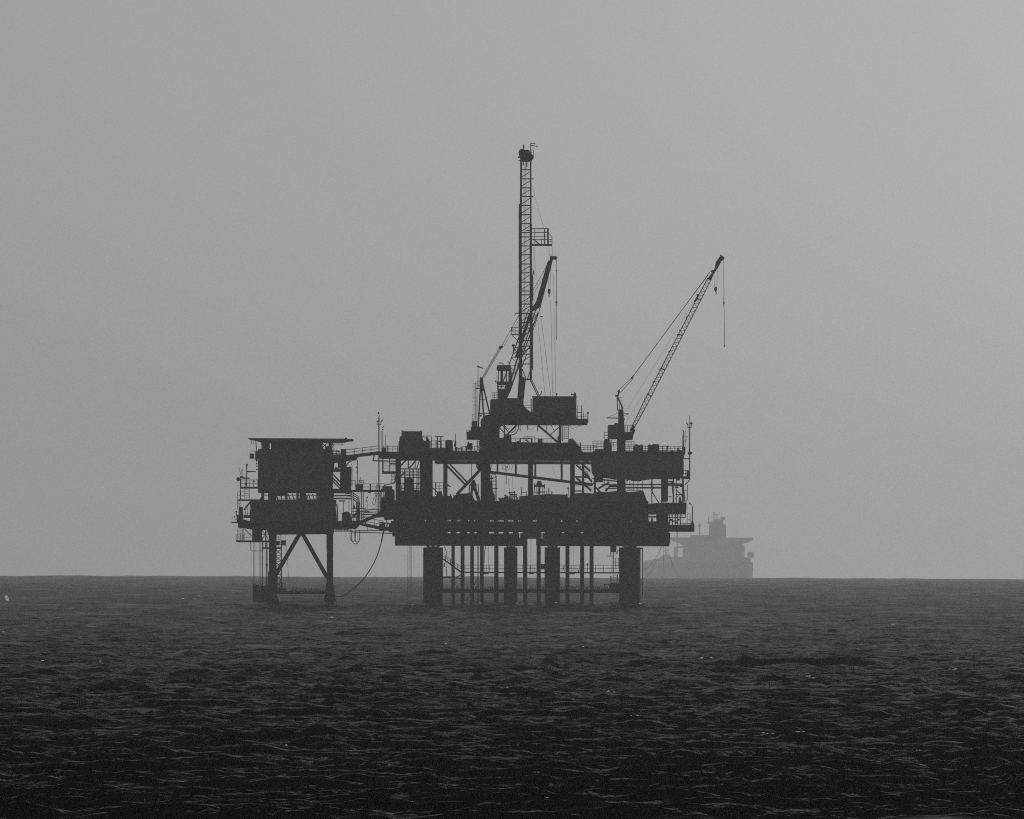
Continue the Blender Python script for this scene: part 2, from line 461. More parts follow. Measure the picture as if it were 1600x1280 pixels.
part(mp, 'instrument_line', WIRE, TU((763.5, 852, 2), (763.3, 893, 2), 0.35, 4), TU((829.6, 841, 2), (829.6, 893, 2), 0.4, 4), TU((895.6, 852, 2), (895.6, 893, 2), 0.4, 4), kind='stuff')
part(mp, 'guard_post', STEEL, *[TU((x, 883, -10.7), (x, 893.8, -10.7), 0.3, 4) for x in (757.6, 760.4, 827.4, 832.4, 834.6, 893, 897.6, 899.6)], kind='stuff')
# caisson cluster beside the right-hand column
part(mp, 'pump_caisson', PILE, CY(958.4, 850, 863, 4.4, -8, 10), CY(957.6, 862, 896, 0.9, -8, 8), CY(953.6, 852, 869, 0.6, -8, 6), TU((948, 869, -8), (956, 869, -8), 0.6))
part(mp, 'pump_caisson', PILE, PL([(951, 921), (951, 913), (955, 911), (968, 912), (968, 922)], -10, -8), CY(954, 900, 912, 1.0, -9, 8), CY(964, 898, 912, 0.8, -9, 8), TU((943, 920, -9), (944, 912, -9), 0.7), TU((944, 914, -9), (951, 913, -9), 0.7))
part(mp, 'caisson_ladder', STEEL, LD(963.4, 872, 887, -10.8, 5, 5, 0.45), LD(960.4, 897, 912, -10.8, 6, 4, 0.45), TU((962, 866, -9), (966, 860, -9), 0.8))
part(mp, 'riser_pipe', PILE, CY(1003, 856, 930, 0.9, -8, 8), CY(967.6, 856, 930, 0.7, -10.9, 6), TU((998, 857, -8), (1003.6, 857, -8), 1.4))
part(mp, 'valve_wheel', PIPE, SP(917.5, 881.6, 1.5, -10.6), TU((917.5, 883, -10.6), (917.5, 893, -10.6), 0.3, 4))
part(mp, 'hose_coil', HOSE, PT([(883, 884, -10.8), (880.6, 886, -10.8), (880, 889, -10.8), (882, 892, -10.8)], 0.6), PT([(902, 890, -10.8), (904, 894, -10.8)], 0.8))

# legs between the main deck and the top deck
for x0, x1 in ((618.6, 626), (656, 676), (693, 699), (751, 766.5), (825, 833), (891, 898), (1034.6, 1043)):
    for d in ROWS: part(mp, 'deck_leg', STEEL, CY((x0 + x1) / 2, 716, 784, (x1 - x0) / 2, d, 12))
for x, r in ((910.8, 2.0), (1018, 0.9), (1051.4, 1.3), (1066.4, 1.6), (1033, 0.7), (1056, 0.8)):
    part(mp, 'deck_strut', STEEL, CY(x, 722 if x < 1000 else 745, 788, r, -6, 6))
# top deck
part(mp, 'top_deck', STEEL, PL([(593, 706.8), (927, 707.6), (927, 719.6), (626, 719.2), (618, 716.4), (593, 716.2)], -13.4, 13.4))
for d in (-13, 13): part(mp, 'deck_chord', STEEL, BR((680, 722.8, d), (926, 723.4, d), 3.4))
for x in (690, 752, 770, 777.4, 790, 806, 834, 877.6, 902, 916): part(mp, 'chord_post', STEEL, B(x - 2.4, 718.6, x + 2.4, 723, -12.6, 12.6))
for d in (-8, 8):
    part(mp, 'cross_brace', STEEL, TU((699, 728.5, d), (727, 757.5, d), 1.7)); part(mp, 'cross_brace', STEEL, TU((703, 725.5, d), (730, 754, d), 1.4))
    part(mp, 'cross_brace', STEEL, TU((753, 731.5, d), (713.5, 773, d), 2.2))
    part(mp, 'sloping_beam', STEEL, BR((766, 737.8, d), (926, 757.6, d), 3.6))
for x, y, r in ((777.4, 739.5, 1.6), (806, 743, 1.8), (836.4, 746.6, 1.6), (877.6, 751.6, 1.6)): part(mp, 'hanger_post', STEEL, TU((x, 722, -8), (x, y, -8), r, 6), TU((x, 722, 8), (x, y, 8), r, 6))
part(mp, 'gusset_plate', STEEL, PL([(744, 724), (752, 724), (752, 738), (747.6, 736), (744.4, 731)], -8.4, -7.6))
part(mp, 'thin_pipe', PIPE, TU((736.8, 722, -5), (736.8, 746, -5), 0.55), TU((768, 727, -5), (766, 738, -5), 0.6))
part(mp, 'slung_cable', WIRE, *[PT([(x, 725, -5), (x + 2, 729, -5), (x + a, 735, -5)], 0.35, 4) for x, a in ((784, 1), (787, 4), (789, 0), (794, 1), (799, 0))], TU((783.6, 731, -5), (791, 736, -5), 0.4), SP(792.5, 730, 1.3, -5), kind='stuff')
part(mp, 'hanging_chain', WIRE, PT([(792.4, 726, -4), (791.4, 757, -4)], 0.55, 4), PT([(794, 748, -4), (796.4, 772, -4)], 0.4, 4), TU((789, 742, -3), (788.6, 770, -3), 0.25, 4), TU((801, 743, -3), (801, 772, -3), 0.22, 4), PT([(863, 729, -3), (867, 741, -3), (869.6, 748, -3)], 0.2, 4), kind='stuff')
# stair tower right of the middle
st_ = part(mp, 'stair_tower', STEEL, ST((900, 727), (919, 744), -6, 0.9, 4.5), ST((906, 723), (922, 737), -4, 0.9, 3), ST((900, 747), (917, 762), -2, 0.9, 3.5), ST((913, 741), (925, 754), -6, 0.9, 3.5), ST((913, 757), (924, 768), 0, 0.9, 4), kind='stuff')
part(st_, 'landing', STEEL, B(898, 744.4, 914, 746.8, -6.4, -4), B(898, 766.6, 913, 768.2, -6, 2), B(910, 743.6, 921, 747.4, -5.6, -3.6), B(898, 757, 925, 758.4, 5, 6))
part(mp, 'pipework', PIPE, TU((926, 748, 2), (964, 752, 2), 1.2), TU((926, 756, -3), (940, 748, -3), 1.2), TU((934, 764, -3), (952, 754, -3), 1.6), TU((928, 759, 0), (938, 769, 0), 1.4), TU((940, 757.6, 3), (964, 757.2, 3), 1.1), TU((946, 763.6, 3), (964, 763, 3), 1.2), CY(929.6, 744, 772, 1.8, 4, 8), CY(944.2, 748, 760, 0.7, 4, 6), CY(950, 748, 758, 0.7, 4, 6), TU((955, 757, -2), (946, 768, -2), 1.6), B(930, 747, 942, 753.6, -4, 2), B(954, 758.6, 964, 761.4, -4, 2), kind='stuff')
# pipes at the right end between the decks
part(mp, 'pipe_run', PIPE, TU((976, 757.2, -3), (1035, 757.6, -3), 1.2), TU((976, 762.4, -3), (1035, 762.4, -3), 1.5), TU((976, 766.2, 2), (1002, 766.4, 2), 0.6), *[CY(x, 752, 767, 0.5, -3, 5) for x in (984, 990, 996.5, 1003.6, 1017)], *[SP(x, 762.4, 2.2, -3, 0.5, 1, 1) for x in (981, 1003, 1020)], TU((986, 751, 0), (1000, 751.6, 0), 1.0), B(978.6, 748, 981, 752, -2, 0), kind='stuff')
part(mp, 'diagonal_strut', STEEL, TU((1018.6, 769, -4), (1029.6, 787, -4), 0.9), TU((1018.6, 770, -4), (1018.6, 747, -4), 0.9))
part(mp, 'end_frame', STEEL, TU((1043, 776.4, 1), (1050, 776.4, 1), 0.9), TU((1056, 765.4, -3), (1066, 775, -3), 0.8), TU((1055, 773, -3), (1066, 773, -3), 0.7), TU((1043, 757, 2), (1068, 757.6, 2), 2.4), TU((1055, 779, 2), (1064, 772, 2), 0.6), B(1044, 752, 1050, 754, -2, 0), B(1056, 747, 1062, 751, -3, -1), B(1055, 760, 1060, 763, -3, 1), B(1062, 758, 1066.4, 761, -3, 1), TU((1050, 752, 2), (1052, 770, 2), 1.5), PL([(1060, 786), (1061, 778), (1063, 775), (1065.4, 786)], -2, 0))
part(mp, 'end_pipe', PIPE, PT([(1077, 700, -4), (1077, 750, -4), (1075.6, 752.4, -4), (1069.4, 757.6, -4)], 0.95), PT([(1073.5, 757, -4), (1073.5, 782, -4), (1069, 784, -4)], 0.6), TU((1069, 766.4, -4), (1073, 766.4, -4), 0.5), TU((1066, 745.6, -4), (1070, 788, -4), 1.0))
part(mp, 'end_cage', STEEL, HR(1066.6, 744.6, 1075, 744.6, -5, 9, 4.2, 0.5), B(1072.4, 735.4, 1076.4, 748.6, -5, -3), TU((1066, 717.2, -4), (1077, 717.2, -4), 1.0), TU((1067.4, 720, -5), (1067.4, 742, -5), 0.5), B(1064, 744.8, 1076, 748.6, -6, -2))
part(mp, 'end_handrail', STEEL, TU((1081, 792, -8), (1081, 820, -8), 0.8), PT([(1081, 792, -8), (1079.5, 789, -8), (1076.6, 787.6, -8)], 0.6), SP(1077, 786.6, 1.6, -8, 1.2, 0.7), SP(1081, 816, 2.4, -8, 0.8, 1.2), B(1079, 818, 1083.6, 822, -8.4, -7.6))
# left-hand edge between the decks
part(mp, 'side_platform', STEEL, B(598, 737, 619, 741, -10, -6), BR((598.6, 716, -10), (598.6, 741, -10), 1.6), TU((609.4, 716, -8), (609.4, 741, -8), 0.8))
part(mp, 'side_handrail', STEEL, HR(600, 737, 619, 737, -10, 17, 9, 0.4, (0.28, 0.5, 0.75, 0.95)), B(610, 724.6, 618.6, 726.6, -9, -8), kind='stuff')
part(mp, 'side_ladder', STEEL, LD(614.6, 741, 756, -8, 5.6, 2.4, 0.45))
part(mp, 'side_bracket', STEEL, BR((583.4, 720.6, -9), (619, 721.4, -9), 2.0), BR((583.6, 721, -9), (585.8, 710, -9), 2.0))
part(mp, 'bent_pipe', PIPE, PT([(597, 768, -7), (600, 760, -7), (606, 757, -7), (614, 756.4, -7), (618, 753, -7), (619, 742, -7)], 0.9))
# stairs and shelves seen between the first two legs
part(mp, 'stair_flight', STEEL, ST((626, 728), (634, 719), 2, 0.9, 0), ST((638, 733), (649, 720), 3, 0.9, 0), ST((626, 744), (632, 737), 4, 0.9, 0), TU((651, 733, 0), (655, 720, 0), 0.7), TU((648.6, 719, 0), (648.6, 733, 0), 0.9), TU((638, 719, 0), (638, 733, 0), 1.1), kind='stuff')
for y, r in ((732.6, 0.9), (737.4, 0.7), (742.0, 0.8), (746, 0.6), (755, 0.8), (763.6, 0.6)): part(mp, 'shelf_beam', STEEL, BR((626, y, 2), (657, y + 0.2, 2), r * 2))
part(mp, 'rack_post', STEEL, *[CY(x, 732, 768, r, 1, 5) for x, r in ((632.4, 1.0), (636, 0.5), (640.2, 1.3), (645.6, 1.2), (651.6, 0.8), (653.8, 0.5))], kind='stuff')
# big enclosed module under the right end of the top deck
em = part(mp, 'end_module', CLAD, PL([(927, 707.4), (1066, 708.4), (1066, 746.6), (1050, 748.6), (1024, 748), (1012, 749.4), (1000, 751.6), (977, 749), (962, 749.4), (950, 747), (930, 746.4), (925, 738), (924, 722)], -12, 12))
part(mp, 'module_drip_edge', STEEL, B(926, 706, 1067, 708.2, -12.4, 12.4))
part(mp, 'floor_hump', CLAD, PL([(897, 784), (899, 771.4), (912, 770.6), (926, 771.6), (934, 768.6), (946, 769.4), (962, 767.6), (978, 768.4), (978, 784)], -10, 10))
part(mp, 'manifold_block', DARK, PL([(594.6, 784), (595, 800), (600, 806), (601, 812.6), (616.4, 812), (616.4, 766), (613, 764.4), (604, 766), (601.6, 770), (601, 776), (596.6, 778)], -6, 4))
part(mp, 'manifold_pipe', PIPE, CY(596.4, 764, 800, 0.7, -7, 6)); part(mp, 'manifold_pipe', PIPE, CY(600, 764, 800, 0.6, -7, 6))
part(mp, 'lower_manifold', PIPE, B(593, 818, 602, 830, -5, 0), B(608, 817.6, 616.6, 832, -6, 4), CY(605.6, 816, 829, 0.5, -3, 5), CY(604, 812, 829, 0.6, -1, 5), TU((592, 816, -3), (612, 819, -3), 1.0), TU((600, 828.6, -3), (616, 829, -3), 1.3), kind='stuff')

# ------------------------------------------------------------------ equipment standing on the main deck
def pack(name, label, cat, base, m, *prims, group=None): return single(name, label, cat, m, base, *prims, group=group)
def skid(name, label, cat, base, parts_, group=None):
    t = thing(name, label, cat, base, group)
    for nm, m, pr in parts_: part(t, nm, m, pr)
    return t
skid('equipment_skid', 'tall boxy equipment skid behind the stair racks at the left end of the main deck', 'equipment skid', (640, 783, -2), [
    ('housing', CLAD, PL([(631, 783.2), (631, 757), (632.6, 747.6), (641, 747), (646.6, 748.6), (647, 758), (648, 783.2)], -4, 4)),
    ('base_block', CLAD, PL([(626, 783.2), (626.4, 768), (632, 766.6), (651, 765.6), (656.4, 767), (656.4, 783.2)], -6, 5)),
    ('vent_pipe', PIPE, PT([(628, 768, -3), (628, 759, -3), (631, 757, -3)], 0.7)),
    ('vent_pipe', PIPE, PT([(651, 766, -3), (651, 758, -3), (655, 757, -3)], 0.7))])
t = thing('compressor_skid', 'low cluttered compressor skid between the second and third deck legs', 'compressor', (688, 783, -3))
part(t, 'casing', CLAD, PL([(676, 783.2), (676, 776), (682, 775.6), (683.6, 768.6), (690.6, 768), (691.6, 774.6), (706, 775.6), (707, 783.2)], -8, 2))
part(t, 'handrail', STEEL, HR(676, 770, 693, 770, -8, 15.6, 5.6, 0.4, (0.38, 0.66, 1.0)), TU((676, 762, -8), (684, 770, -8), 0.7), kind='stuff')
part(t, 'valve_stem', PIPE, TU((681, 754, -8), (681, 774, -8), 0.9), kind='stuff')
part(t, 'wind_sock_arm', STEEL, TU((697, 758.6, -9), (705, 760.6, -9), 1.0), SP(702.4, 764.6, 1.1, -9, 0.7, 1), B(697, 757.6, 702, 760, -9.2, -8.8), kind='stuff')
skid('separator_vessel', 'rounded separator vessel at the foot of the crossed braces', 'vessel', (722, 783, 0), [
    ('shell', CLAD, PL([(702, 783.3), (707, 779), (711.4, 774), (716, 771.6), (731, 771), (736, 773.6), (740, 779), (744, 783.3)], -3, 3)),
    ('saddle', STEEL, B(712, 779, 715, 784, -3.2, 3.2)), ('saddle', STEEL, B(728, 779, 731, 784, -3.2, 3.2)),
    ('nozzle', PIPE, CY(704, 772, 780, 1.0, 0, 8)), ('nozzle', PIPE, CY(709, 772.6, 778, 0.8, 0, 8))])
t = thing('pump_tower', 'upright pump and valve stack beside the wide middle deck leg', 'pump', (740, 783, -4))
part(t, 'frame', STEEL, PL([(735, 783.2), (735.4, 754.6), (738, 752), (738.6, 750), (742, 750.4), (743, 754), (744.6, 757), (744.6, 764), (746, 768), (750, 778), (751, 783.2), (746, 783.2), (741, 768), (739, 766), (738.6, 774), (742, 783.2)], -5, -3))
part(t, 'pipe', PIPE, CY(747.4, 757, 772, 0.8, -5, 6), TU((733.6, 760, -5), (733, 774, -5), 0.9), TU((733, 759.6, -5), (738, 754, -5), 1.0), B(731, 770, 736, 776, -5, -3), kind='stuff')
t = thing('scaffold_tower', 'narrow scaffold tower right of the wide middle deck leg', 'scaffold', (772, 783, -2))
part(t, 'frame', STEEL, LD(771.6, 740, 782, -3, 6, 5.4, 0.5), LD(771.6, 744, 782, -1, 8, 6.2, 0.5), TU((766, 763.6, -2), (778, 763.6, -2), 0.6), TU((766, 748, -2), (771, 748, -2), 0.9), kind='stuff')
part(t, 'boiler', PIPE, PL([(766, 783.2), (766, 752), (768, 750), (769.6, 754), (770, 768), (773, 773), (773.6, 783.2)], 0, 2), )
t = thing('pipe_manifold', 'knee-high tangle of pipes and valves on the open main deck', 'manifold', (796, 783, -4))
part(t, 'header', PIPE, TU((778, 779.6, -5), (802, 779.6, -5), 1.3), TU((780, 782, -4), (812, 782, -4), 1.4), TU((787, 777.4, -5), (806, 776.6, -5), 1.0), kind='stuff')
part(t, 'valve', PIPE, *[CY(x, y, 783, r, -5, 6) for x, y, r in ((781.4, 778, 0.9), (785, 777.6, 0.7), (789.6, 773, 0.8), (792.4, 775, 1.2), (797, 770, 0.9), (800, 769, 0.6), (803.8, 767.6, 0.9), (806.6, 774, 1.0), (808.6, 777, 0.8))], *[SP(x, y, r, -5, 1.5, 0.6) for x, y, r in ((790, 775, 1.8), (797, 770.4, 2.0), (803, 769.6, 1.8), (800, 773.4, 2.4), (806, 773, 1.6), (794, 777, 1.8))], kind='stuff')
t = thing('power_module', 'long low boxy power module between the two slim middle deck legs', 'power module', (848, 783, -3))
part(t, 'housing', CLAD, PL([(811, 783.3), (811.4, 775.6), (832, 774.4), (849, 773), (855, 772), (866, 773), (872, 772.6), (884, 773.4), (885, 771.6), (886.4, 772), (887, 777), (888.6, 778), (891, 776), (891, 783.3)], -7, 4))
part(t, 'handrail', STEEL, TU((814.6, 762, -6), (814.6, 775, -6), 0.7), TU((822.6, 767, -6), (822.6, 775, -6), 0.6), TU((814, 769.6, -6), (823, 769.6, -6), 0.6), HR(833, 773, 861, 773, -6, 4.2, 7, 0.4, (1.0,)), CY(857.4, 762.4, 773, 0.8, -5, 6), CY(862.4, 767, 773, 0.6, -5, 6), kind='stuff')
part(t, 'lamp_head', STEEL, SP(887.6, 763, 1.8, -5, 1.2, 0.7), TU((888, 763, -5), (888.4, 776, -5), 0.5))
t = thing('wellhead_tree', 'stacked valve tree standing on the power module roof', 'wellhead', (843, 773, 0))
part(t, 'valve_stack', PIPE, PL([(839.4, 751.6), (845.6, 751.4), (846.4, 755), (847.4, 758), (847, 761), (838, 761), (837.4, 757), (839, 755)], -0.4, 0.4), CY(842.6, 760, 773, 1.8, 0, 8))
part(t, 'wing_valve', PIPE, B(834.6, 758, 851, 761, -0.3, 0.3), CY(835.4, 755.6, 764, 1.0, 0, 6), CY(850.6, 756.6, 763, 1.2, 0, 6))
for x in (835.6, 838.8, 847.4, 850.4): part(t, 'stand_leg', STEEL, CY(x, 760, 773.4, 0.55, 0, 5))
part(t, 'cross_bar', STEEL, TU((834.6, 769.4, 0), (851.4, 769.4, 0), 0.5))
single('slant_ended_tank', 'dark tank with a slanting right end below the end pipes', 'tank', CLAD, (995, 788, -2),
       PL([(976, 788.6), (976, 769.2), (990, 769), (1003.6, 766.8), (1004.6, 767.2), (1006, 771), (1012.4, 788.6)], -6, 4))

# ------------------------------------------------------------------ things standing on the top deck, left part
t = thing('stepped_module', 'tall module with stepped sides at the left of the top deck', 'module', (645, 707, -3))
part(t, 'housing', CLAD, PL([(622.6, 707.2), (623.4, 691), (624.6, 690), (625, 682.6), (627.8, 682), (628, 676), (657.6, 675.4), (660, 676), (660, 684.6), (661.4, 687.6), (664, 689.6), (672, 690), (672, 700.2), (697, 700), (697, 707.2)], -8, 2))
part(t, 'corner_lug', STEEL, B(627.8, 673.4, 631, 676.4, -7.6, -6)); part(t, 'corner_lug', STEEL, B(656.6, 673.6, 660.2, 676.4, -7.6, -6))
part(t, 'roof_coaming', STEEL, B(631, 674.6, 656.6, 676.2, -7.8, 1.8))
part(t, 'exhaust', PIPE, PL([(666, 690.4), (666.2, 682.6), (667.6, 682.4), (670.6, 687), (671.4, 690.4)], -5, -4))
part(t, 'handrail', STEEL, HR(661, 690, 675, 700, -8, 8, 7, 0.4, (1.0,)), TU((674.6, 682, -8), (674.6, 700, -8), 0.6), TU((661, 682, -8), (675, 682, -8), 0.5), TU((670, 696, -8), (675, 696, -8), 0.4), kind='stuff')
t = thing('vent_stack', 'twin-legged vent with a flat cap among the top deck rails', 'vent', (686.6, 700, -4))
part(t, 'cap', STEEL, B(679.6, 681.8, 693, 683.2, -4.6, -3.4))
for x in (683.6, 689): part(t, 'pipe', PIPE, CY(x, 683, 700.4, 1.0, -4, 8))
part(t, 'nozzle', PIPE, SP(686.6, 690, 1.4, -4)); part(t, 'lower_pipe', PIPE, CY(683.6, 689, 700.4, 1.5, -4, 8)); part(t, 'lower_pipe', PIPE, CY(689, 689, 700.4, 1.4, -4, 8))
single('guard_rail', 'steel guard rail around the flat-capped vent', 'railing', STEEL, (686, 700, -8), HR(673, 700, 697, 700, -8.2, 10.4, 8, 0.4))
single('equipment_box', 'square equipment box right of the flat-capped vent', 'equipment box', CLAD, (702, 707, -2), PL([(696, 707.2), (696, 688.6), (698, 688), (706.6, 688), (707.4, 690), (707.6, 700), (709.6, 707.2)], -5, 1), TU((707, 689.4, -3), (711, 689.4, -3), 0.5))
single('short_pole', 'short thick pole right of the square equipment box', 'pole', STEEL, (711.8, 707, -3), CY(711.8, 689, 707, 1.4, -3, 6), CY(712, 678, 690, 0.55, -3, 5), B(709.6, 693, 711, 698, -3.2, -2.8))
single('stub_frame', 'low frame with stub posts left of the deck winch', 'frame', STEEL, (717, 707, -3), B(708, 705.4, 725, 707.2, -4, -2), CY(714, 699, 706, 1.1, -3, 6), CY(717, 701, 706, 0.9, -3, 6), CY(720.8, 698.6, 706, 1.4, -3, 6), TU((712, 701, -3), (722, 701, -3), 0.5))
t = thing('deck_winch', 'drum winch on the top deck left of the drilling rig', 'winch', (732, 706, -4))
part(t, 'drum', DARK, PL([(727.6, 703), (727, 698), (730, 696.4), (730.4, 693), (731.4, 690.4), (732.6, 690.6), (733, 693), (738, 692.4), (738.8, 701), (737, 703.4)], -5, -3))
part(t, 'bed', STEEL, B(724, 704.6, 746, 706.9, -5.4, -2.6)); part(t, 'foot', STEEL, B(728, 702.6, 730, 705, -5, -3)); part(t, 'foot', STEEL, B(735, 702.8, 737, 705, -5, -3))
single('guard_rail', 'short guard rail between the deck winch and the drilling rig', 'railing', STEEL, (742, 706, -8), HR(723, 706.4, 748, 706.4, -8, 8, 6, 0.4))
part(mp, 'deck_handrail', STEEL, HR(600, 706.8, 622, 706.8, -12, 8.6, 7.5, 0.5, (0.5, 1.0)), TU((607, 697, -12), (607, 707, -12), 1.0), B(597, 700, 604.6, 707, -11, -9), kind='stuff')
part(mp, 'deck_handrail', STEEL, HR(907, 707, 932, 707.4, -12, 10.2, 5.5, 0.4, (0.35, 0.7, 1.0)), HR(926, 703, 945, 703, -10, 13, 6.3, 0.45, (0.33, 0.66, 1.0)), B(929, 702.6, 944, 707.2, -11, -6), kind='stuff')
part(mp, 'deck_handrail', STEEL, HR(976, 701, 990, 701, -9, 10, 4.7, 0.5), HR(976, 708, 1066, 708, -11.6, 9.6, 6.5, 0.36, (0.33, 0.66, 1.0)), HR(1003, 708, 1043, 708, 8, 11.6, 7, 0.36, (0.33, 0.66, 1.0)), kind='stuff')
single('storage_tank', 'small square tank nearest the right crane on the right end of the top deck', 'tank', CLAD, (997, 708, -4), PL([(989, 708.2), (989.4, 699), (991, 696), (993.4, 694), (996.6, 696), (1000, 696.4), (1001, 694.8), (1002.6, 695), (1004, 697), (1004.4, 708.2)], -8, -2))
single('storage_tank', 'wide square tank in the middle of the right end of the top deck', 'tank', CLAD, (1021, 708, -4), PL([(1011.6, 708.2), (1012, 697), (1013.6, 694.4), (1015.6, 695.6), (1017, 696), (1020, 694.6), (1029, 694.8), (1029.4, 708.2)], -8, -2))
single('valve_cluster', 'cluster of small valves near the right lighting mast base', 'valve', PIPE, (1056, 708, -5), CY(1042, 697, 708, 1.2, -5, 6), B(1041, 697, 1045, 699, -5.5, -4.5), PL([(1056, 708.2), (1057.6, 701), (1059, 699.6), (1061, 703), (1065, 705), (1066, 708.2)], -5.5, -4.5), PL([(1046, 708.2), (1047, 705), (1052, 704), (1053, 708.2)], -5.5, -4.5))

# ------------------------------------------------------------------ lighting masts and poles
t = thing('lighting_mast', 'tall thin lighting mast at the left edge of the main platform', 'mast', (593, 800, -11))
part(t, 'pole', STEEL, CY(593, 652, 800, 1.0, -11, 8), CY(593.2, 645.4, 653, 0.6, -11, 6))
part(t, 'top_light', STEEL, SP(592.4, 646.6, 1.5, -11))
part(t, 'lamp', STEEL, lamp(590, 664, -11, 1, 0.9)); part(t, 'lamp', STEEL, lamp(596, 664, -11, 1, 1.0)); part(t, 'lamp_arm', STEEL, B(589.6, 663.6, 596.4, 664.8, -11.2, -10.8))
single('exhaust_pipe', 'slim exhaust pipe just right of the left lighting mast', 'pipe', PIPE, (597.8, 707, -10), CY(597.8, 674, 707, 0.9, -10, 6), SP(598.8, 672, 1.4, -10, 1, 0.8), TU((598, 669.6, -10), (601, 666.4, -10), 0.6))
single('whip_aerial', 'thin whip aerial above the left end of the top deck', 'aerial', WIRE, (603.4, 707, -10), CY(603.4, 680, 707, 0.4, -10, 5), TU((599, 690, -10), (604, 690, -10), 0.35, 4), TU((599, 694.6, -10), (604, 694.6, -10), 0.35, 4))
t = thing('lighting_mast', 'tall thin lighting mast at the right edge of the main platform', 'mast', (1077, 745, -5))
part(t, 'pole', STEEL, CY(1077, 668, 747, 1.0, -5, 8), CY(1077, 650, 669, 0.55, -5, 6), SP(1077, 708.6, 3.0, -5, 1, 1), SP(1080, 708, 1.6, -5))
part(t, 'lamp_bracket', STEEL, B(1073.6, 667.4, 1080, 669, -5.2, -4.8), TU((1074.4, 668, -5), (1074, 664, -5), 0.6), TU((1079.6, 668, -5), (1079.6, 663, -5), 0.6))
part(t, 'lamp', STEEL, TU((1074.4, 665, -5), (1071.8, 660.6, -5), 1.0)); part(t, 'lamp', STEEL, B(1077.4, 660.6, 1081.6, 663.4, -5.3, -4.7))
single('vent_pipe', 'hooked vent pipe left of the right lighting mast', 'pipe', PIPE, (1067.4, 708, -7), CY(1067.4, 675, 718, 0.9, -7, 6), PT([(1067.4, 675, -7), (1066.8, 673.4, -7), (1065.4, 673, -7)], 1.0), CY(1065.4, 681, 708, 0.5, -7, 5), B(1065, 699, 1069.6, 712, -7.4, -6.6))
single('whip_aerial', 'forked whip aerial left of the right lighting mast', 'aerial', WIRE, (1069.8, 708, -7), CY(1069.8, 673, 708, 0.4, -7, 5), TU((1070, 692, -7), (1073, 684, -7), 0.4, 4), TU((1069, 683, -7), (1074, 683, -7), 0.4, 4))

# ------------------------------------------------------------------ drilling rig
rg = thing('drilling_rig', 'drilling rig with a slender lattice mast and boxy drill floor', 'drilling rig', (822, 707, 0))
part(rg, 'skid_base', STEEL, PL([(750, 707.2), (750, 688), (752, 686), (775, 690), (800, 691.6), (873, 692.6), (888, 692), (888, 687), (893.6, 686), (908, 702), (908.4, 707.2)], -9, 9))
part(rg, 'skid_rail', STEEL, B(748, 704.6, 910, 707.4, -9.4, -8.9))
part(rg, 'drill_floor', STEEL, PL([(764, 664), (766, 648), (800, 644), (817, 632), (820.6, 637.4), (824, 641), (829, 644), (900, 645), (901, 655), (918.6, 655), (918.6, 661), (917, 664), (905, 664.4)], -7, 7))
part(rg, 'draw_works_house', CLAD, PL([(766, 649), (766, 626), (768, 624.6), (777, 624.4), (778, 622.6), (812, 623), (818, 624), (818, 649)], -6, 5))
part(rg, 'equipment_house', CLAD, B(832, 620.6, 900.4, 656, -6, 6), B(831.6, 619.9, 900.8, 620.9, -6.2, 6.2))
part(rg, 'roof_gear', STEEL, SP(869.6, 616, 1.8, -4, 1, 0.8), CY(869.6, 616, 621, 0.5, -4), B(892, 615, 893.2, 618.6, -4.2, -3.8), TU((892, 617.6, -4), (896, 616.6, -4), 0.8), SP(898, 616, 2.0, -4, 1, 1.1), B(895.8, 616, 900, 621, -4.4, -3.6), PT([(843, 619, -4), (845.4, 615, -4), (846.4, 611.4, -4)], 0.8), kind='stuff')
part(rg, 'corner_post', STEEL, CY(830, 624, 645, 0.9, -5, 6))
part(rg, 'floor_handrail', STEEL, CY(908.6, 634, 655, 0.8, -6, 5), CY(911.6, 644, 656, 0.5, -6, 5), TU((901, 645.4, -6), (909, 645.4, -6), 0.6), TU((901, 651, -6), (917, 651, -6), 0.5), CY(902.4, 634, 655, 0.5, -6, 5), CY(918.4, 646, 658, 0.8, -6, 5), SP(918.4, 646, 1.8, -6, 1.2, 0.8), kind='stuff')
part(rg, 'guy_hose', HOSE, PT([(816.6, 633, -4), (822, 634.6, -4), (831, 633.6, -4)], 0.35), PT([(818, 636, -4), (824, 637.4, -4), (831, 636.4, -4)], 0.35), PT([(889, 665, -4), (893, 670, -4), (899, 669, -4), (908, 665, -4), (913, 661, -4)], 0.3), PT([(821, 668, -4), (829, 671.4, -4), (836, 668, -4)], 0.25), kind='stuff')
# driller's cabin
dc = part(rg, 'driller_cabin', CLAD, PL([(775.8, 578), (776.6, 571.6), (778, 571), (798, 571), (798.6, 573), (799, 580), (778, 580)], -3, 1), label='small high cabin with windows beside the mast foot')
part(dc, 'cabin_sill', CLAD, B(777, 596.6, 800, 602, -3, 1)); part(dc, 'cabin_base', CLAD, PL([(777.6, 624), (777, 608), (788, 608), (790, 601.6), (801, 601.6), (797, 612), (792, 624)], -3, 1))
for x, w in ((778.6, 1.2), (784, 4.4), (791, 2.0), (797, 5.0)): part(dc, 'cabin_post', CLAD, B(x - w / 2, 579.6, x + w / 2, 597, -2.9, 0.9))
part(dc, 'cabin_post', CLAD, B(776.8, 601, 779.2, 609, -2.9, 0.9)); part(dc, 'cabin_rail', STEEL, TU((778, 604.6, -3), (788, 604.6, -3), 0.7))
part(dc, 'roof_rail', STEEL, CY(780, 566, 571.6, 0.4, -2, 5), PT([(781, 567.6, -2), (785, 567.6, -2), (787, 570.6, -2)], 0.7), PT([(794, 565, -2), (795.4, 567, -2), (795.6, 571.6, -2)], 0.8))
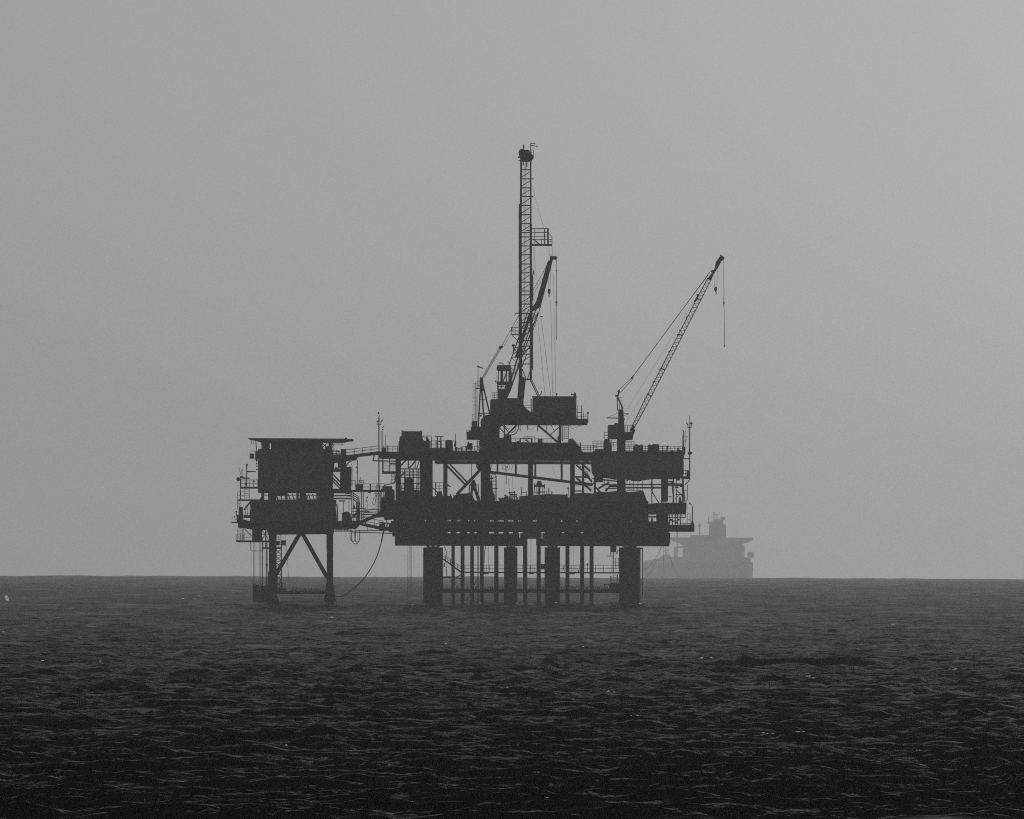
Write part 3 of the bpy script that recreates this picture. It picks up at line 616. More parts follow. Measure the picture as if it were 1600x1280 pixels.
part(dc, 'side_lamp', STEEL, TU((773.4, 595.6, -3), (775.4, 597.6, -3), 1.3), TU((775, 597, -3), (777.6, 602, -3), 0.5), CY(776.8, 587, 597, 0.4, -3))
part(rg, 'roof_handrail', STEEL, HR(769, 624.6, 776.6, 624.6, -5, 10.4, 3.8, 0.4, (0.3, 0.6, 1.0)), kind='stuff')
# substructure under the drill floor
part(rg, 'substructure', STEEL, PL([(750, 690), (750.6, 672), (752, 656), (757, 650), (766, 648), (785, 660), (785, 664), (780.6, 668), (780.6, 684.6), (786, 684.6), (788, 683), (792.6, 679.4), (799, 679.4), (799.4, 692), (790, 692)], -6, 6))
part(rg, 'floor_brace', STEEL, TU((780, 668, -5), (791, 680.6, -5), 1.0)); part(rg, 'floor_brace', STEEL, TU((785, 665, -5), (794, 675, -5), 0.9)); part(rg, 'floor_brace', STEEL, TU((808, 664, -5), (787, 685, -5), 1.6))
part(rg, 'floor_brace', STEEL, TU((840, 664.6, -5), (872.6, 692.6, -5), 1.8)); part(rg, 'floor_brace', STEEL, TU((858.6, 681, -5), (875, 666.6, -5), 0.8)); part(rg, 'floor_brace', STEEL, TU((861, 665, -5), (867, 676, -5), 0.5))
part(rg, 'floor_leg', STEEL, CY(875, 664, 693, 2.3, -5, 8), B(871, 682, 876, 692, -5.6, -4.4)); part(rg, 'floor_leg', STEEL, CY(879, 664, 690, 0.7, -5, 6)); part(rg, 'floor_leg', STEEL, CY(854, 665, 677, 0.6, -5, 6)); part(rg, 'floor_leg', STEEL, CY(788, 664, 692, 1.2, 5, 6))
part(rg, 'floor_ladder', STEEL, LD(884.8, 664, 688, -6.6, 7.2, 2.9, 0.5))
for x, y in ((812.8, 674), (824.4, 673), (840, 674.6)): part(rg, 'hanging_pipe', PIPE, CY(x, 663, y, 0.7, -3, 6))
part(rg, 'service_hose', HOSE, PT([(810.6, 664, -6), (810, 671, -6), (807, 676.6, -6), (803, 679.6, -6), (799, 680, -6)], 0.9)); part(rg, 'service_hose', HOSE, PT([(806.6, 665, -6), (805.6, 671, -6), (803, 675, -6), (799, 677, -6)], 0.7)); part(rg, 'service_hose', HOSE, PT([(787, 664, -6), (791, 669, -6), (795, 671, -6)], 0.7))
part(rg, 'base_handrail', STEEL, HR(799, 692.4, 873, 692.6, -9, 6, 6.2, 0.38, (1.0,)), TU((813, 686, -8), (831, 686, -8), 0.9), TU((818, 683.4, -8), (836, 683.4, -8), 0.6), CY(813, 685.6, 692, 0.8, -8), CY(831, 685.6, 692, 1.0, -8), CY(835.8, 683.4, 692, 0.6, -8), TU((821, 688, -8), (826, 691, -8), 1.3), B(840, 686, 847.4, 693, -9, -7.6), B(807, 689.6, 812, 692.8, -8.6, -7.6), kind='stuff')
part(rg, 'end_stair', STEEL, ST((893.6, 691), (907.6, 704), -9.2, 0.9, 5.6), CY(906.8, 692, 706, 1.1, -9, 6), kind='stuff')
part(rg, 'base_ladder', STEEL, LD(747.6, 689, 706, -8, 3.4, 3, 0.6))

# mast: four legs, rungs and one diagonal in every panel
MY = (-0.9, 0.9)
ms = part(rg, 'mast', STEEL, PL([(810.4, 592), (816, 588), (821.6, 592.6), (818.4, 624), (814, 646), (807, 646), (808, 625)], -1.6, 1.6))
for d in MY:
    part(ms, 'mast_leg', STEEL, BR((814.4, 250, d), (814, 320, d), 3.2)); part(ms, 'mast_leg', STEEL, BR((812.9, 319, d), (812.9, 522, d), 5.0)); part(ms, 'mast_leg', STEEL, BR((813, 516, d), (813.4, 594, d), 5.6))
    part(ms, 'mast_leg', STEEL, BR((829.2, 250, d), (829.4, 352, d), 2.4)); part(ms, 'mast_leg', STEEL, BR((829.4, 350, d), (829.4, 594, d), 3.6))
ry = [265.6, 279.8, 293.8, 307.2, 321.4, 335.8, 349.8, 363.8, 370.6, 384.6, 398.4, 412.8, 426.6, 441.2, 455, 461, 475.4, 490, 504.4, 513, 532.6, 541, 553.6, 569]
for i, y in enumerate(ry):
    part(ms, 'rung', STEEL, BR((813, y, -0.9), (830, y, -0.9), 1.7))
    if i + 1 < len(ry):
        y2 = ry[i + 1]
        if y2 - y > 9: part(ms, 'diagonal_brace', STEEL, BR((814, y2 - 2.0, -0.9), (829, y + 2.6, -0.9), 1.1))
part(ms, 'diagonal_brace', STEEL, BR((816, 556, -0.9), (828, 542, -0.9), 1.6)); part(ms, 'diagonal_brace', STEEL, BR((815, 575, -0.9), (823, 554, -0.9), 1.4)); part(ms, 'diagonal_brace', STEEL, BR((816, 577, -0.9), (821.6, 592, -0.9), 1.4)); part(ms, 'diagonal_brace', STEEL, BR((828.6, 579, -0.9), (824, 593, -0.9), 1.4))
part(ms, 'foot_plate', STEEL, B(820.6, 591.8, 830, 594.2, -1.2, 1.2))
part(ms, 'guide_pipe', PIPE, CY(832, 505, 578, 1.1, 0, 6)); part(ms, 'guide_pipe', PIPE, TU((828.6, 594, -0.9), (841, 620.6, -0.9), 1.0)); part(ms, 'guide_pipe', PIPE, PT([(830.6, 560, 0.9), (830.6, 593, 0.9), (843.6, 620.6, 0.9)], 0.8)); part(ms, 'guide_pipe', PIPE, TU((831.6, 430, 0), (831.6, 500, 0), 0.6))
part(ms, 'mast_cable', WIRE, *[TU((x, 253, 0.2), (x2, 560, 0.2), 0.22, 4) for x, x2 in ((817.6, 817.6), (819.6, 819), (822.6, 822), (825.4, 825))], TU((820.6, 253, 0.3), (820, 520, 0.3), 0.45, 4), kind='stuff')
cb = part(ms, 'crown_block', DARK, PL([(813, 252.6), (812.4, 246), (810.6, 242), (810.2, 238), (811.6, 234.6), (815, 232.8), (818.6, 233), (820.4, 235), (824, 234), (827.4, 235.4), (828, 238), (833.4, 243.6), (834.8, 245.8), (831.6, 250), (830.2, 252.6)], -1.4, 1.4))
part(ms, 'crown_lamp', STEEL, SP(818.2, 229, 3.6, 0, 0.42, 1.0)); part(ms, 'crown_pole', STEEL, CY(829.2, 223.8, 242, 0.7, 0, 5), BR((829, 224.2, 0), (836.4, 224.4, 0), 1.3), BR((829, 227, 0), (840.8, 228.8, 0), 1.3))
part(ms, 'crown_rail', STEEL, HR(830, 243, 833.6, 243, 0, 8.4, 3.6, 0.4), BR((809, 245.6, 0), (813, 245.8, 0), 2.2), BR((809.4, 251.2, 0), (813, 250.6, 0), 1.2), CY(817.6, 252, 258.6, 0.9, 0, 6), CY(823, 252, 261, 1.2, 0, 6), kind='stuff')
part(ms, 'mast_bracket', STEEL, BR((829, 279.8, -0.9), (833.8, 279.8, -0.9), 1.6)); part(ms, 'mast_bracket', STEEL, BR((829, 307.2, -0.9), (833.8, 307.2, -0.9), 1.6)); part(ms, 'mast_bracket', STEEL, BR((804.4, 489.6, -0.9), (813, 489.6, -0.9), 1.6), SP(804.6, 492.4, 1.0, -0.9)); part(ms, 'mast_bracket', STEEL, BR((822.6, 360.4, -1), (828, 360.4, -1), 1.6))
mb_ = part(rg, 'monkey_board', STEEL, B(830, 381.6, 862.6, 384.2, -1.6, 1.6), label='railed working platform projecting from the mast')
for a, b, w in (((831, 357.6), (857.4, 357.4), 1.3), ((831, 364), (857, 363.4), 1.2), ((831, 370.4), (857, 369.4), 0.9), ((831, 375), (862, 374.8), 1.3), ((835.6, 357.4), (835.6, 383), 1.1), ((850.8, 357.4), (851, 383), 1.7), ((856, 357), (856.4, 385), 2.6), ((846, 374), (846, 383), 0.9), ((833, 374), (843.6, 382.6), 1.6), ((862.4, 370), (862.4, 383), 1.1), ((857, 364.6), (862.4, 370), 0.9), ((857, 378), (862, 378), 0.9), ((853, 364), (857, 360), 1.2), ((839, 376), (839, 383), 0.8)):
    part(mb_, 'rail', STEEL, BR((a[0], a[1], -1.5), (b[0], b[1], -1.5), w))
part(ms, 'guy_wire', WIRE, TU((831, 289, 0), (849.6, 357, 0), 0.22, 4), TU((835, 385, 0.5), (834, 480, 0.5), 0.22, 4), TU((833.6, 386, 0), (845.4, 500, 0), 0.18, 4), TU((858, 385, 0), (858, 405, 0), 0.22, 4), TU((863.4, 385, 0), (863.4, 405, 0), 0.22, 4), kind='stuff')
part(ms, 'guy_wire', WIRE, TU((840, 500, -2), (852, 621, -2), 0.3, 4), TU((845.4, 497, -2), (861, 621, -2), 0.3, 4), TU((860.4, 470, -2), (863.6, 621, -2), 0.3, 4), TU((865, 430, -2), (868.4, 621, -2), 0.28, 4), kind='stuff')
part(ms, 'tool_basket', STEEL, HR(799, 523, 811, 523, -1, 11, 5, 0.45), BR((798.6, 523, -1), (811, 523, -1), 1.6), BR((800, 524, -1), (809, 533, -1), 1.1), B(799, 511.6, 800.6, 517, -1.2, -0.8), kind='stuff')
part(ms, 'service_lamp', STEEL, CY(802.6, 541, 553, 1.2, -1, 6), SP(802, 540, 2.2, -1, 1.3, 0.9), TU((803, 553, -1), (808, 549, -1), 0.6), TU((803.4, 543.6, -1), (810, 543, -1), 0.6)); part(ms, 'tong_arm', STEEL, TU((845.6, 494, -1), (846.6, 495.6, -1), 1.6), TU((843, 495.4, -1), (848.6, 495.6, -1), 0.6)); part(ms, 'hanging_tongs', STEEL, PL([(832, 421), (833, 420.4), (835.4, 429.6), (832.4, 429)], -0.3, 0.3), CY(832.6, 428, 470, 0.5, 0, 5))
# ------------------------------------------------------------------ cranes
def lattice_boom(par, a, b, wa, wm, wb, dep, bay, mat, rch=0.6, rl=0.3, half=0.45):
    """four chords with zigzag lacing on the two broad faces and the two narrow ones; widths in pixels"""
    A, Bv = Vector(a), Vector(b); d = Bv - A; L = d.length; d.normalize(); n = Vector((-d.y, d.x))
    def at(t, s):
        w = wa + (wm - wa) * min(1, t / 0.16) if t < 0.16 else (wm if t < 0.85 else wm + (wb - wm) * (t - 0.85) / 0.15)
        p = A + d * (L * t) + n * (s * w / 2); return (p.x, p.y)
    nb = max(4, int(L / bay)); ch = []; lc = []
    ts = [0, 0.16, 0.85, 1.0]
    for s in (-1, 1):
        for dd in (dep - half, dep + half):
            seg = []
            for t0, t1 in zip(ts, ts[1:]): seg += TU((*at(t0, s), dd), (*at(t1, s), dd), rch, 6)
            part(par, 'boom_chord', mat, seg)
    for k in range(nb):
        t0, t1 = k / nb, (k + 1) / nb; s = 1 if k % 2 else -1
        for dd in (dep - half, dep + half): lc += TU((*at(t0, -s), dd), (*at(t1, s), dd), rl, 4)
        for ss in (-1, 1): lc += TU((*at(t0, ss), dep - half * s), (*at(t1, ss), dep + half * s), rl, 4)
    part(par, 'boom_lacing', mat, lc, kind='stuff')

# crane on the right
cr = thing('pedestal_crane', 'pedestal crane with a long open lattice boom raised to the right', 'crane', (970, 784, -7))
part(cr, 'pedestal', STEEL, CY(970.2, 686, 784.5, 6.8, -7, 16))
part(cr, 'machine_house', CLAD, PL([(949, 687), (949.2, 665.6), (951, 665), (959, 664.4), (960, 662), (964, 661.6), (966, 664), (966, 687)], -9, -4.6))
part(cr, 'side_block', CLAD, PL([(942.4, 707), (942.6, 692), (944, 687), (951, 686), (953, 692), (955, 699), (955, 707)], -9, -5))
part(cr, 'side_cage', STEEL, HR(943.6, 687, 949.4, 687, -9, 10.6, 5.6, 0.5), LD(953, 688, 706, -9.2, 4, 4, 0.5), kind='stuff')
part(cr, 'king_post', STEEL, PL([(965.2, 690), (965.6, 640.6), (973.4, 640.6), (974, 652), (975, 664), (976, 690)], -8, -6))
part(cr, 'gantry_leg', STEEL, BR((963.8, 619, -7), (964.4, 642, -7), 1.5)); part(cr, 'gantry_leg', STEEL, PL([(961.4, 619), (964, 617.6), (968, 626), (973, 637), (973.4, 641), (970.8, 641), (970, 636), (965, 625)], -7.6, -6.4)); part(cr, 'gantry_tie', STEEL, TU((967.6, 627, -7), (967.6, 641, -7), 0.4), TU((968, 622, -7), (972, 622.6, -7), 0.4), TU((968, 627, -7), (972.6, 627.6, -7), 0.4))
part(cr, 'gantry_sheave', STEEL, SP(966.4, 612.4, 2.4, -7, 1.0, 1.0, 0.4), BR((966.2, 614, -7), (965, 621, -7), 2.0), CY(961, 618, 621, 0.5, -7))
part(cr, 'yard_arm', STEEL, BR((948, 653.6, -7), (967, 654.2, -7), 1.7), TU((948.4, 653, -7), (966, 646, -7), 0.3)); part(cr, 'yard_arm', STEEL, BR((973, 646.8, -7), (982.4, 647.4, -7), 1.0), BR((973, 650.4, -7), (982, 647.6, -7), 0.8)); part(cr, 'side_lamp', STEEL, SP(974.4, 655.6, 1.7, -7, 0.8, 1.2))
part(cr, 'slew_platform', STEEL, PL([(974, 676), (986, 675.6), (990.4, 671), (991.6, 675), (989, 681), (987.6, 688.2), (974, 688.8)], -9, -5))
part(cr, 'platform_cage', STEEL, HR(976, 676, 988, 676, -9, 10.8, 4, 0.5, (1.0,)), TU((988, 666, -9), (991.6, 674, -9), 0.5), HR(951.6, 700, 965, 700, -9, 8, 6.6, 0.5), kind='stuff')
part(cr, 'boom_foot', STEEL, PL([(983.6, 674), (986, 668.6), (990, 664.6), (991.6, 668), (988, 676)], -8, -6))
lattice_boom(cr, (988.6, 668.4), (1107.4, 437.4), 4.2, 6.6, 5.8, -7, 3.4, STEEL, 0.75, 0.42)
part(cr, 'boom_head', STEEL, PL([(1104.4, 437), (1110.2, 440), (1113.6, 431), (1121, 419.6), (1126.4, 409.6), (1130.4, 406.6), (1131, 404.4), (1128.6, 401.8), (1123.8, 398.8), (1124.6, 401.6), (1122, 404.6), (1117.2, 411.4), (1116.8, 416), (1114.6, 423.4), (1109.6, 424), (1109.6, 426.4), (1111.6, 427.4)], -7.6, -6.4))
for x, y in ((1088.4, 462), (1086, 470), (1071.6, 497), (1061.6, 517.6), (1058, 524.6), (1044.6, 551), (1030.6, 578), (1020, 598), (1010.8, 617), (1006.6, 624.6)):
    part(cr, 'boom_sheave', STEEL, SP(x, y, 1.4, -7, 0.8, 1.2))
for x, y in ((1094.6, 470), (1066, 526), (1038.6, 579), (1017.6, 620)): part(cr, 'boom_joint', STEEL, BR((x - 7.2, y - 3.4, -7.4), (x - 0.4, y + 0.4, -7.4), 1.6))
part(cr, 'winch_plate', STEEL, PL([(1082, 474), (1087, 466), (1090, 461), (1092, 462), (1086.6, 473)], -7.5, -7.2))
part(cr, 'pendant_rope', WIRE, TU((986, 592.6, -7), (1108, 427, -7), 0.6, 5)); part(cr, 'pendant_rope', WIRE, TU((989, 588, -7), (1106, 431, -7), 0.3, 4))
part(cr, 'luffing_rope', WIRE, TU((966, 611, -7.3), (987, 591, -7.3), 0.45, 5), TU((967, 616, -6.7), (989, 592, -6.7), 0.45, 5), kind='stuff')
part(cr, 'pendant_block', STEEL, PL([(984.4, 592.6), (987.4, 588.6), (990.4, 586.8), (989.4, 590), (987, 593.6)], -7.4, -6.6))
part(cr, 'hoist_rope', WIRE, TU((976.6, 645, -7), (1106, 436, -7), 0.2, 4), TU((978, 660, -7), (1004, 618, -7), 0.2, 4), kind='stuff')
def hook_block(par, x, ytop, yblk, dep, xs):
    part(par, 'fall_rope', WIRE, *[TU((xx, yy, dep), (x + (xx - x) * 0.5, yblk - 1, dep), 0.25, 4) for xx, yy in xs], kind='stuff')
    part(par, 'hook_block', DARK, PL([(x - 1.4, yblk - 3), (x + 1.4, yblk - 3), (x + 2.4, yblk), (x + 1.8, yblk + 3), (x + 0.8, yblk + 5.4), (x - 0.8, yblk + 5.4), (x - 1.8, yblk + 3), (x - 2.4, yblk)], dep - 0.2, dep + 0.2))
    part(par, 'hook', DARK, PT([(x, yblk + 5, dep), (x + 1.3, yblk + 6.6, dep), (x + 0.9, yblk + 8.4, dep), (x - 0.9, yblk + 8.4, dep), (x - 1.3, yblk + 7, dep)], 0.5, 5))
hook_block(cr, 1117.4, 424, 452.4, -7, ((1114.4, 430), (1120.6, 420)))
part(cr, 'whip_line', WIRE, PT([(1130, 406, -7), (1130.4, 470, -7), (1131.2, 541, -7)], 0.42, 5)); part(cr, 'headache_ball', DARK, SP(1130.3, 474.6, 1.6, -7, 0.9, 1.1)); part(cr, 'whip_hook', DARK, SP(1131.2, 541.6, 1.1, -7, 0.8, 2.0)); part(cr, 'rope_socket', DARK, CY(1130.2, 464, 481, 0.6, -7, 5))

# crane beside the rig
cl = thing('pedestal_crane', 'pedestal crane with a plated boom crossing the drilling mast', 'crane', (752, 707, -10))
part(cl, 'pedestal', STEEL, CY(757, 686, 707, 6.0, -11, 14))
part(cl, 'slew_platform', STEEL, PL([(729.4, 688), (730, 676.4), (735.6, 674), (736, 668.6), (752, 668), (766, 672), (766, 686), (750, 688.6)], -13, -8.6))
part(cl, 'platform_rail', STEEL, HR(729.6, 682, 735.6, 682, -13, 8.6, 5.6, 0.5, (0.9,)), TU((735, 668.4, -13), (750, 668, -13), 0.6), kind='stuff')
part(cl, 'counter_box', CLAD, PL([(737, 669), (737.4, 660), (738.6, 659), (745.6, 659), (746, 669)], -12, -9.6))
part(cl, 'machine_house', CLAD, PL([(752, 669), (753, 656), (757, 653), (760, 654.6), (766, 650), (768, 656), (767, 669)], -12, -8.8))
part(cl, 'gantry_head', STEEL, PL([(749.6, 592), (751, 590.6), (755, 592), (755.4, 598), (757, 612), (750, 614), (749.6, 600)], -10.6, -10))
for a, b, w in (((751, 604), (747.4, 668), 2.4), ((752.8, 610), (756.4, 656), 2.6), ((754.6, 602), (766, 650), 2.4)): part(cl, 'gantry_leg', STEEL, BR((*a, -10.3), (*b, -10.3), w))
part(cl, 'gantry_tie', STEEL, BR((750, 625.8, -10.3), (760, 625.8, -10.3), 1.1)); part(cl, 'gantry_tie', STEEL, BR((747, 647, -10.3), (766, 647, -10.3), 1.5))
part(cl, 'caged_ladder', STEEL, LD(744.4, 606, 660, -11, 2.8, 1.6, 0.3), TU((739.4, 600.6, -11), (739.4, 648, -11), 0.35, 4), TU((742, 600.6, -11), (742, 648, -11), 0.2, 4), *[TU((739.2, y, -11), (746, y, -11), 0.3, 4) for y in (600.6, 611, 623, 635, 648)], LD(740, 648, 660, -11, 2.6, 3, 0.3), kind='stuff')
part(cl, 'gantry_basket', STEEL, HR(743.6, 609, 750, 609, -11, 11, 3.2, 0.45, (0.5, 1.0)), B(743.4, 607.6, 750, 609.2, -11.6, -10.8), kind='stuff')
part(cl, 'lamp_post', STEEL, CY(747.2, 577, 609, 0.5, -11, 5), TU((746.6, 574, -11), (755.4, 577, -11), 1.3, 6, 0.9), SP(747.6, 574.4, 1.8, -11, 1.1, 0.8))
part(cl, 'winch', DARK, SP(751.4, 650.6, 1.8, -11), SP(752, 661, 1.6, -11))
# its boom: open at the foot, plated towards the head
lattice_boom(cl, (782, 632), (833, 488), 9, 15, 15, -11, 6.5, STEEL, 0.9, 0.45, 0.6)
part(cl, 'inner_chord', STEEL, BR((790, 623, -10), (833, 480, -10), 2.4)); part(cl, 'inner_chord', STEEL, BR((797, 612, -12), (838, 482, -12), 1.6)); part(cl, 'inner_chord', STEEL, BR((806, 560, -10.6), (828, 492, -10.6), 3.6))
part(cl, 'boom_plate', STEEL, PL([(834.4, 478), (838, 472), (854.6, 413), (857, 409), (863.2, 409.6), (862.4, 414), (844.6, 481), (832, 488.6), (827.4, 500), (822.6, 512), (820, 512)], -11.6, -10.4))
part(cl, 'outer_chord', STEEL, BR((845, 479, -11.6), (833, 517.6, -11.6), 1.2))
part(cl, 'outer_lacing', STEEL, TU((838, 482, -11.6), (844, 484, -11.6), 0.5), TU((833, 493, -11.6), (841.6, 482, -11.6), 0.5), TU((833, 493, -11.6), (840.6, 492.6, -11.6), 0.5), TU((831, 506, -11.6), (839, 493, -11.6), 0.5), TU((830, 508, -11.6), (836, 506, -11.6), 0.5), kind='stuff')
part(cl, 'boom_head', STEEL, PL([(858.6, 410), (859.2, 402.8), (861.4, 402.4), (868, 402.4), (869.8, 403.6), (869.8, 407), (867.6, 408.6), (864.6, 407.4), (863, 410)], -11.4, -10.6))
part(cl, 'head_sheave', STEEL, SP(868.2, 405, 2.3, -11, 1, 1, 0.3)); part(cl, 'head_light', STEEL, SP(858.6, 400.6, 0.8, -11), SP(861, 400.6, 0.8, -11))
part(cl, 'pendant_rope', WIRE, TU((784, 542, -11), (856, 414, -11), 0.4, 5)); part(cl, 'pendant_rope', WIRE, TU((787, 543, -11), (855, 424, -11), 0.35, 4)); part(cl, 'pendant_block', STEEL, PL([(779, 545), (781, 541.8), (786.4, 542), (785, 545.6), (781.4, 547)], -11.4, -10.6))
part(cl, 'luffing_rope', WIRE, *[TU((753 + k * 1.1, 592, -11 + k * 0.2), (779.4 + k * 1.3, 545.6, -11 + k * 0.2), 0.42, 4) for k in range(4)], kind='stuff')
hook_block(cl, 857.8, 410, 456.4, -11, ((856.6, 412), (860.4, 409)))
part(cl, 'whip_line', WIRE, TU((869.2, 407, -11), (869.4, 531, -11), 0.42, 5)); part(cl, 'headache_ball', DARK, SP(869.2, 474.4, 1.7, -11, 1, 1)); part(cl, 'rope_socket', DARK, CY(869.2, 467, 480, 0.6, -11, 5), CY(869.2, 424, 426, 0.9, -11, 5)); part(cl, 'whip_hook', DARK, SP(869.4, 531, 0.9, -11, 0.8, 1.6))

# ================================================================== satellite platform on the left
sp = thing('satellite_platform', 'smaller dark platform with a tall cabin block and flat overhanging roof', 'oil platform', (466, 943, 0))
for cx, r, fl in ((426.2, 5.2, 0), (515.6, 4.5, 1)):
    for d in (-6, 6):
        lg = part(sp, 'leg', PILE, CY(cx, 820, 972, r, d, 14))
        if fl: part(lg, 'leg_foot', PILE, TU((cx, 908, d), (cx - 0.4, 946, d), r, 14, 10), )
        else: part(lg, 'leg_sleeve', PILE, CY(cx, 893, 972, r + 1.4, d, 14))
for d in (-6, 6):
    part(sp, 'diagonal_brace', PILE, TU((469.6, 832, d), (430.6, 899, d), 2.7, 8)); part(sp, 'diagonal_brace', PILE, TU((471.6, 832, d), (512, 904, d), 2.7, 8))
    part(sp, 'lower_brace', PILE, TU((424, 926, d), (516, 926, d), 2.2, 8))
part(sp, 'boat_fender', PILE, PL([(396.4, 972), (396.2, 913.6), (398, 912.4), (404, 914.6), (412, 915.6), (431, 916), (430.6, 924), (434, 930), (439, 940), (441, 972)], -8, -2))
part(sp, 'fender_rail', STEEL, *[CY(x, y, 917, 0.5, -8, 5) for x, y in ((397, 911), (400, 910.6), (404.6, 911.6), (411, 912), (417, 913))], HR(434, 923, 446.6, 923, -7, 11, 4, 0.45), kind='stuff')
part(sp, 'brace_landing', STEEL, B(430, 919, 449, 924, -7.4, -5))
# lattice access tower
for x in (431.6, 441): part(sp, 'tower_post', STEEL, CY(x, 846, 922, 0.9 if x > 435 else 0.7, -8, 6))
part(sp, 'tower_bracing', STEEL, *[TU((431.6, 858 + k * 10, -8), (441, 867 + k * 10, -8), 0.6, 5) for k in range(6)], *[TU((441, 858 + k * 10, -8), (431.6, 867 + k * 10, -8), 0.5, 5) for k in range(6)], *[TU((431.6, 857.6 + k * 10, -8), (441, 857.6 + k * 10, -8), 0.5, 5) for k in range(7)], kind='stuff')
part(sp, 'tower_platform', STEEL, B(410.6, 855.4, 441.6, 857.8, -8.6, -6.8)); part(sp, 'tower_box', CLAD, B(433, 845.6, 438.6, 852, -8.6, -7.4)); part(sp, 'tower_box', CLAD, B(440.4, 844.4, 447.6, 852.6, -8.6, -7.4)); part(sp, 'tower_cross', STEEL, TU((410.4, 827, -8), (421, 844, -8), 0.7), TU((421, 827, -8), (410.4, 844, -8), 0.7), CY(416.4, 826, 858, 0.8, -8), TU((410.4, 835, -8), (421, 835, -8), 0.5), LD(438, 834, 857, -8, 4.6, 4, 0.5))
for x, r, y1 in ((397.2, 0.35, 914), (399.4, 0.35, 914), (407.6, 0.75, 915), (411.4, 0.75, 916), (417.2, 0.9, 916), (419.2, 0.4, 916)): part(sp, 'riser_pipe', PIPE, CY(x, 846, y1, r, -7.4, 6))
part(sp, 'riser_clamp', PIPE, SP(418, 882.4, 1.8, -7.4))
part(sp, 'hanging_frame', STEEL, PT([(393, 847, -7), (393, 861, -7), (412, 861, -7), (412, 847, -7)], 0.5, 5))
# decks and cabin
part(sp, 'lower_deck', STEEL, PL([(373, 824), (374.6, 811.6), (381, 812), (392, 815), (560, 814), (562, 819.6), (556, 826.6), (522, 827), (520, 829), (395, 828)], -9, 9))
part(sp, 'deck_girder', STEEL, PL([(418, 826), (521, 826), (521, 834), (514, 837.4), (508, 834.8), (430, 835.6), (420, 836)], -7, 7))
part(sp, 'lower_module', CLAD, PL([(391.6, 818), (392.6, 806), (391, 804), (392.6, 793), (391.4, 786), (394, 781.6), (409, 781.4), (524, 780.8), (524.6, 790), (526.4, 802), (527, 818)], -8, 8))
part(sp, 'spacer_block', CLAD, PL([(408, 781.6), (407, 779.6), (409.4, 776.6), (409, 768), (412, 768), (412, 781.6)], -7, 7))
for a, b in ((420, 431), (446.6, 448.6), (464, 466), (469, 477), (495, 497), (499, 521)): part(sp, 'spacer_block', CLAD, B(a, 770, b, 781.4, -7.2, 7.2))
part(sp, 'spacer_pipework', PIPE, TU((412, 774.6, -5), (500, 774.6, -5), 0.6), TU((430, 780, -5), (500, 780, -5), 0.6), *[TU((432 + k * 6.3, 772, -4 + k % 3), (435 + k * 6.3, 781, -4 + k % 3), 0.9, 5) for k in range(11)], PL([(466, 781), (471, 775), (478, 781)], -2, 0), PL([(430, 781), (433, 775), (440, 776), (446, 773), (447, 770), (430, 770)], 2, 4), PL([(476, 770), (481, 777), (478, 781), (470, 781)], 2, 4), kind='stuff')
part(sp, 'middle_deck', STEEL, B(404.4, 764, 549, 770.6, -8.4, 8.4))
cbn = part(sp, 'cabin_block', CLAD, B(404.4, 702.4, 520, 765, -8, 8), label='tall windowless cabin block')
part(cbn, 'upper_storey', CLAD, B(409.6, 690.6, 420.4, 703, -7.4, 7.4)); part(cbn, 'upper_storey', CLAD, PL([(424.4, 690.6), (504, 690.6), (503, 697), (506, 702.8), (424.4, 702.8)], -7.4, 7.4)); part(cbn, 'upper_post', STEEL, B(514, 690.6, 518.4, 703, -7.2, 7.2)); part(cbn, 'roof_strut', STEEL, TU((504, 700, -6), (512, 693, -6), 0.9), TU((505, 694, -6), (514, 701, -6), 0.7), TU((518, 696, -6), (523, 702, -6), 0.6), TU((518, 703, -6), (523, 694, -6), 0.6), B(508, 697.6, 514, 702.8, -3, 3), TU((424, 693, -7), (420, 693, -7), 0.6))
part(sp, 'roof', STEEL, PL([(389, 686.6), (390, 685.4), (538, 686.2), (553, 687.2), (553.4, 689), (545, 689.4), (536, 691.6), (414, 691.4), (406, 691), (397, 688)], -10, 10))
part(sp, 'roof_lamp', STEEL, SP(541.4, 686, 1.9, -8, 1.1, 0.8), TU((518, 694.6, -8), (536, 694.6, -8), 0.7), SP(536, 695, 1.1, -8), CY(520.4, 690, 696, 0.5, -8))
part(sp, 'roof_frame', STEEL, LD(397.6, 687, 695.4, -8, 6.4, 7, 0.4), CY(397.6, 688, 695, 0.3, -8), TU((401, 690, -8), (402.8, 706, -8), 0.7), kind='stuff')
part(sp, 'side_cage', STEEL, HR(392, 717, 404, 717, -8, 11.6, 10, 0.5, (1.0,)), B(392, 709.4, 398.4, 717.4, -8.4, -7), B(400, 706, 404, 720, -8.2, -7), *[SP(402.6, y, 1.3, -8) for y in (721, 725, 729, 734.6)], kind='stuff')
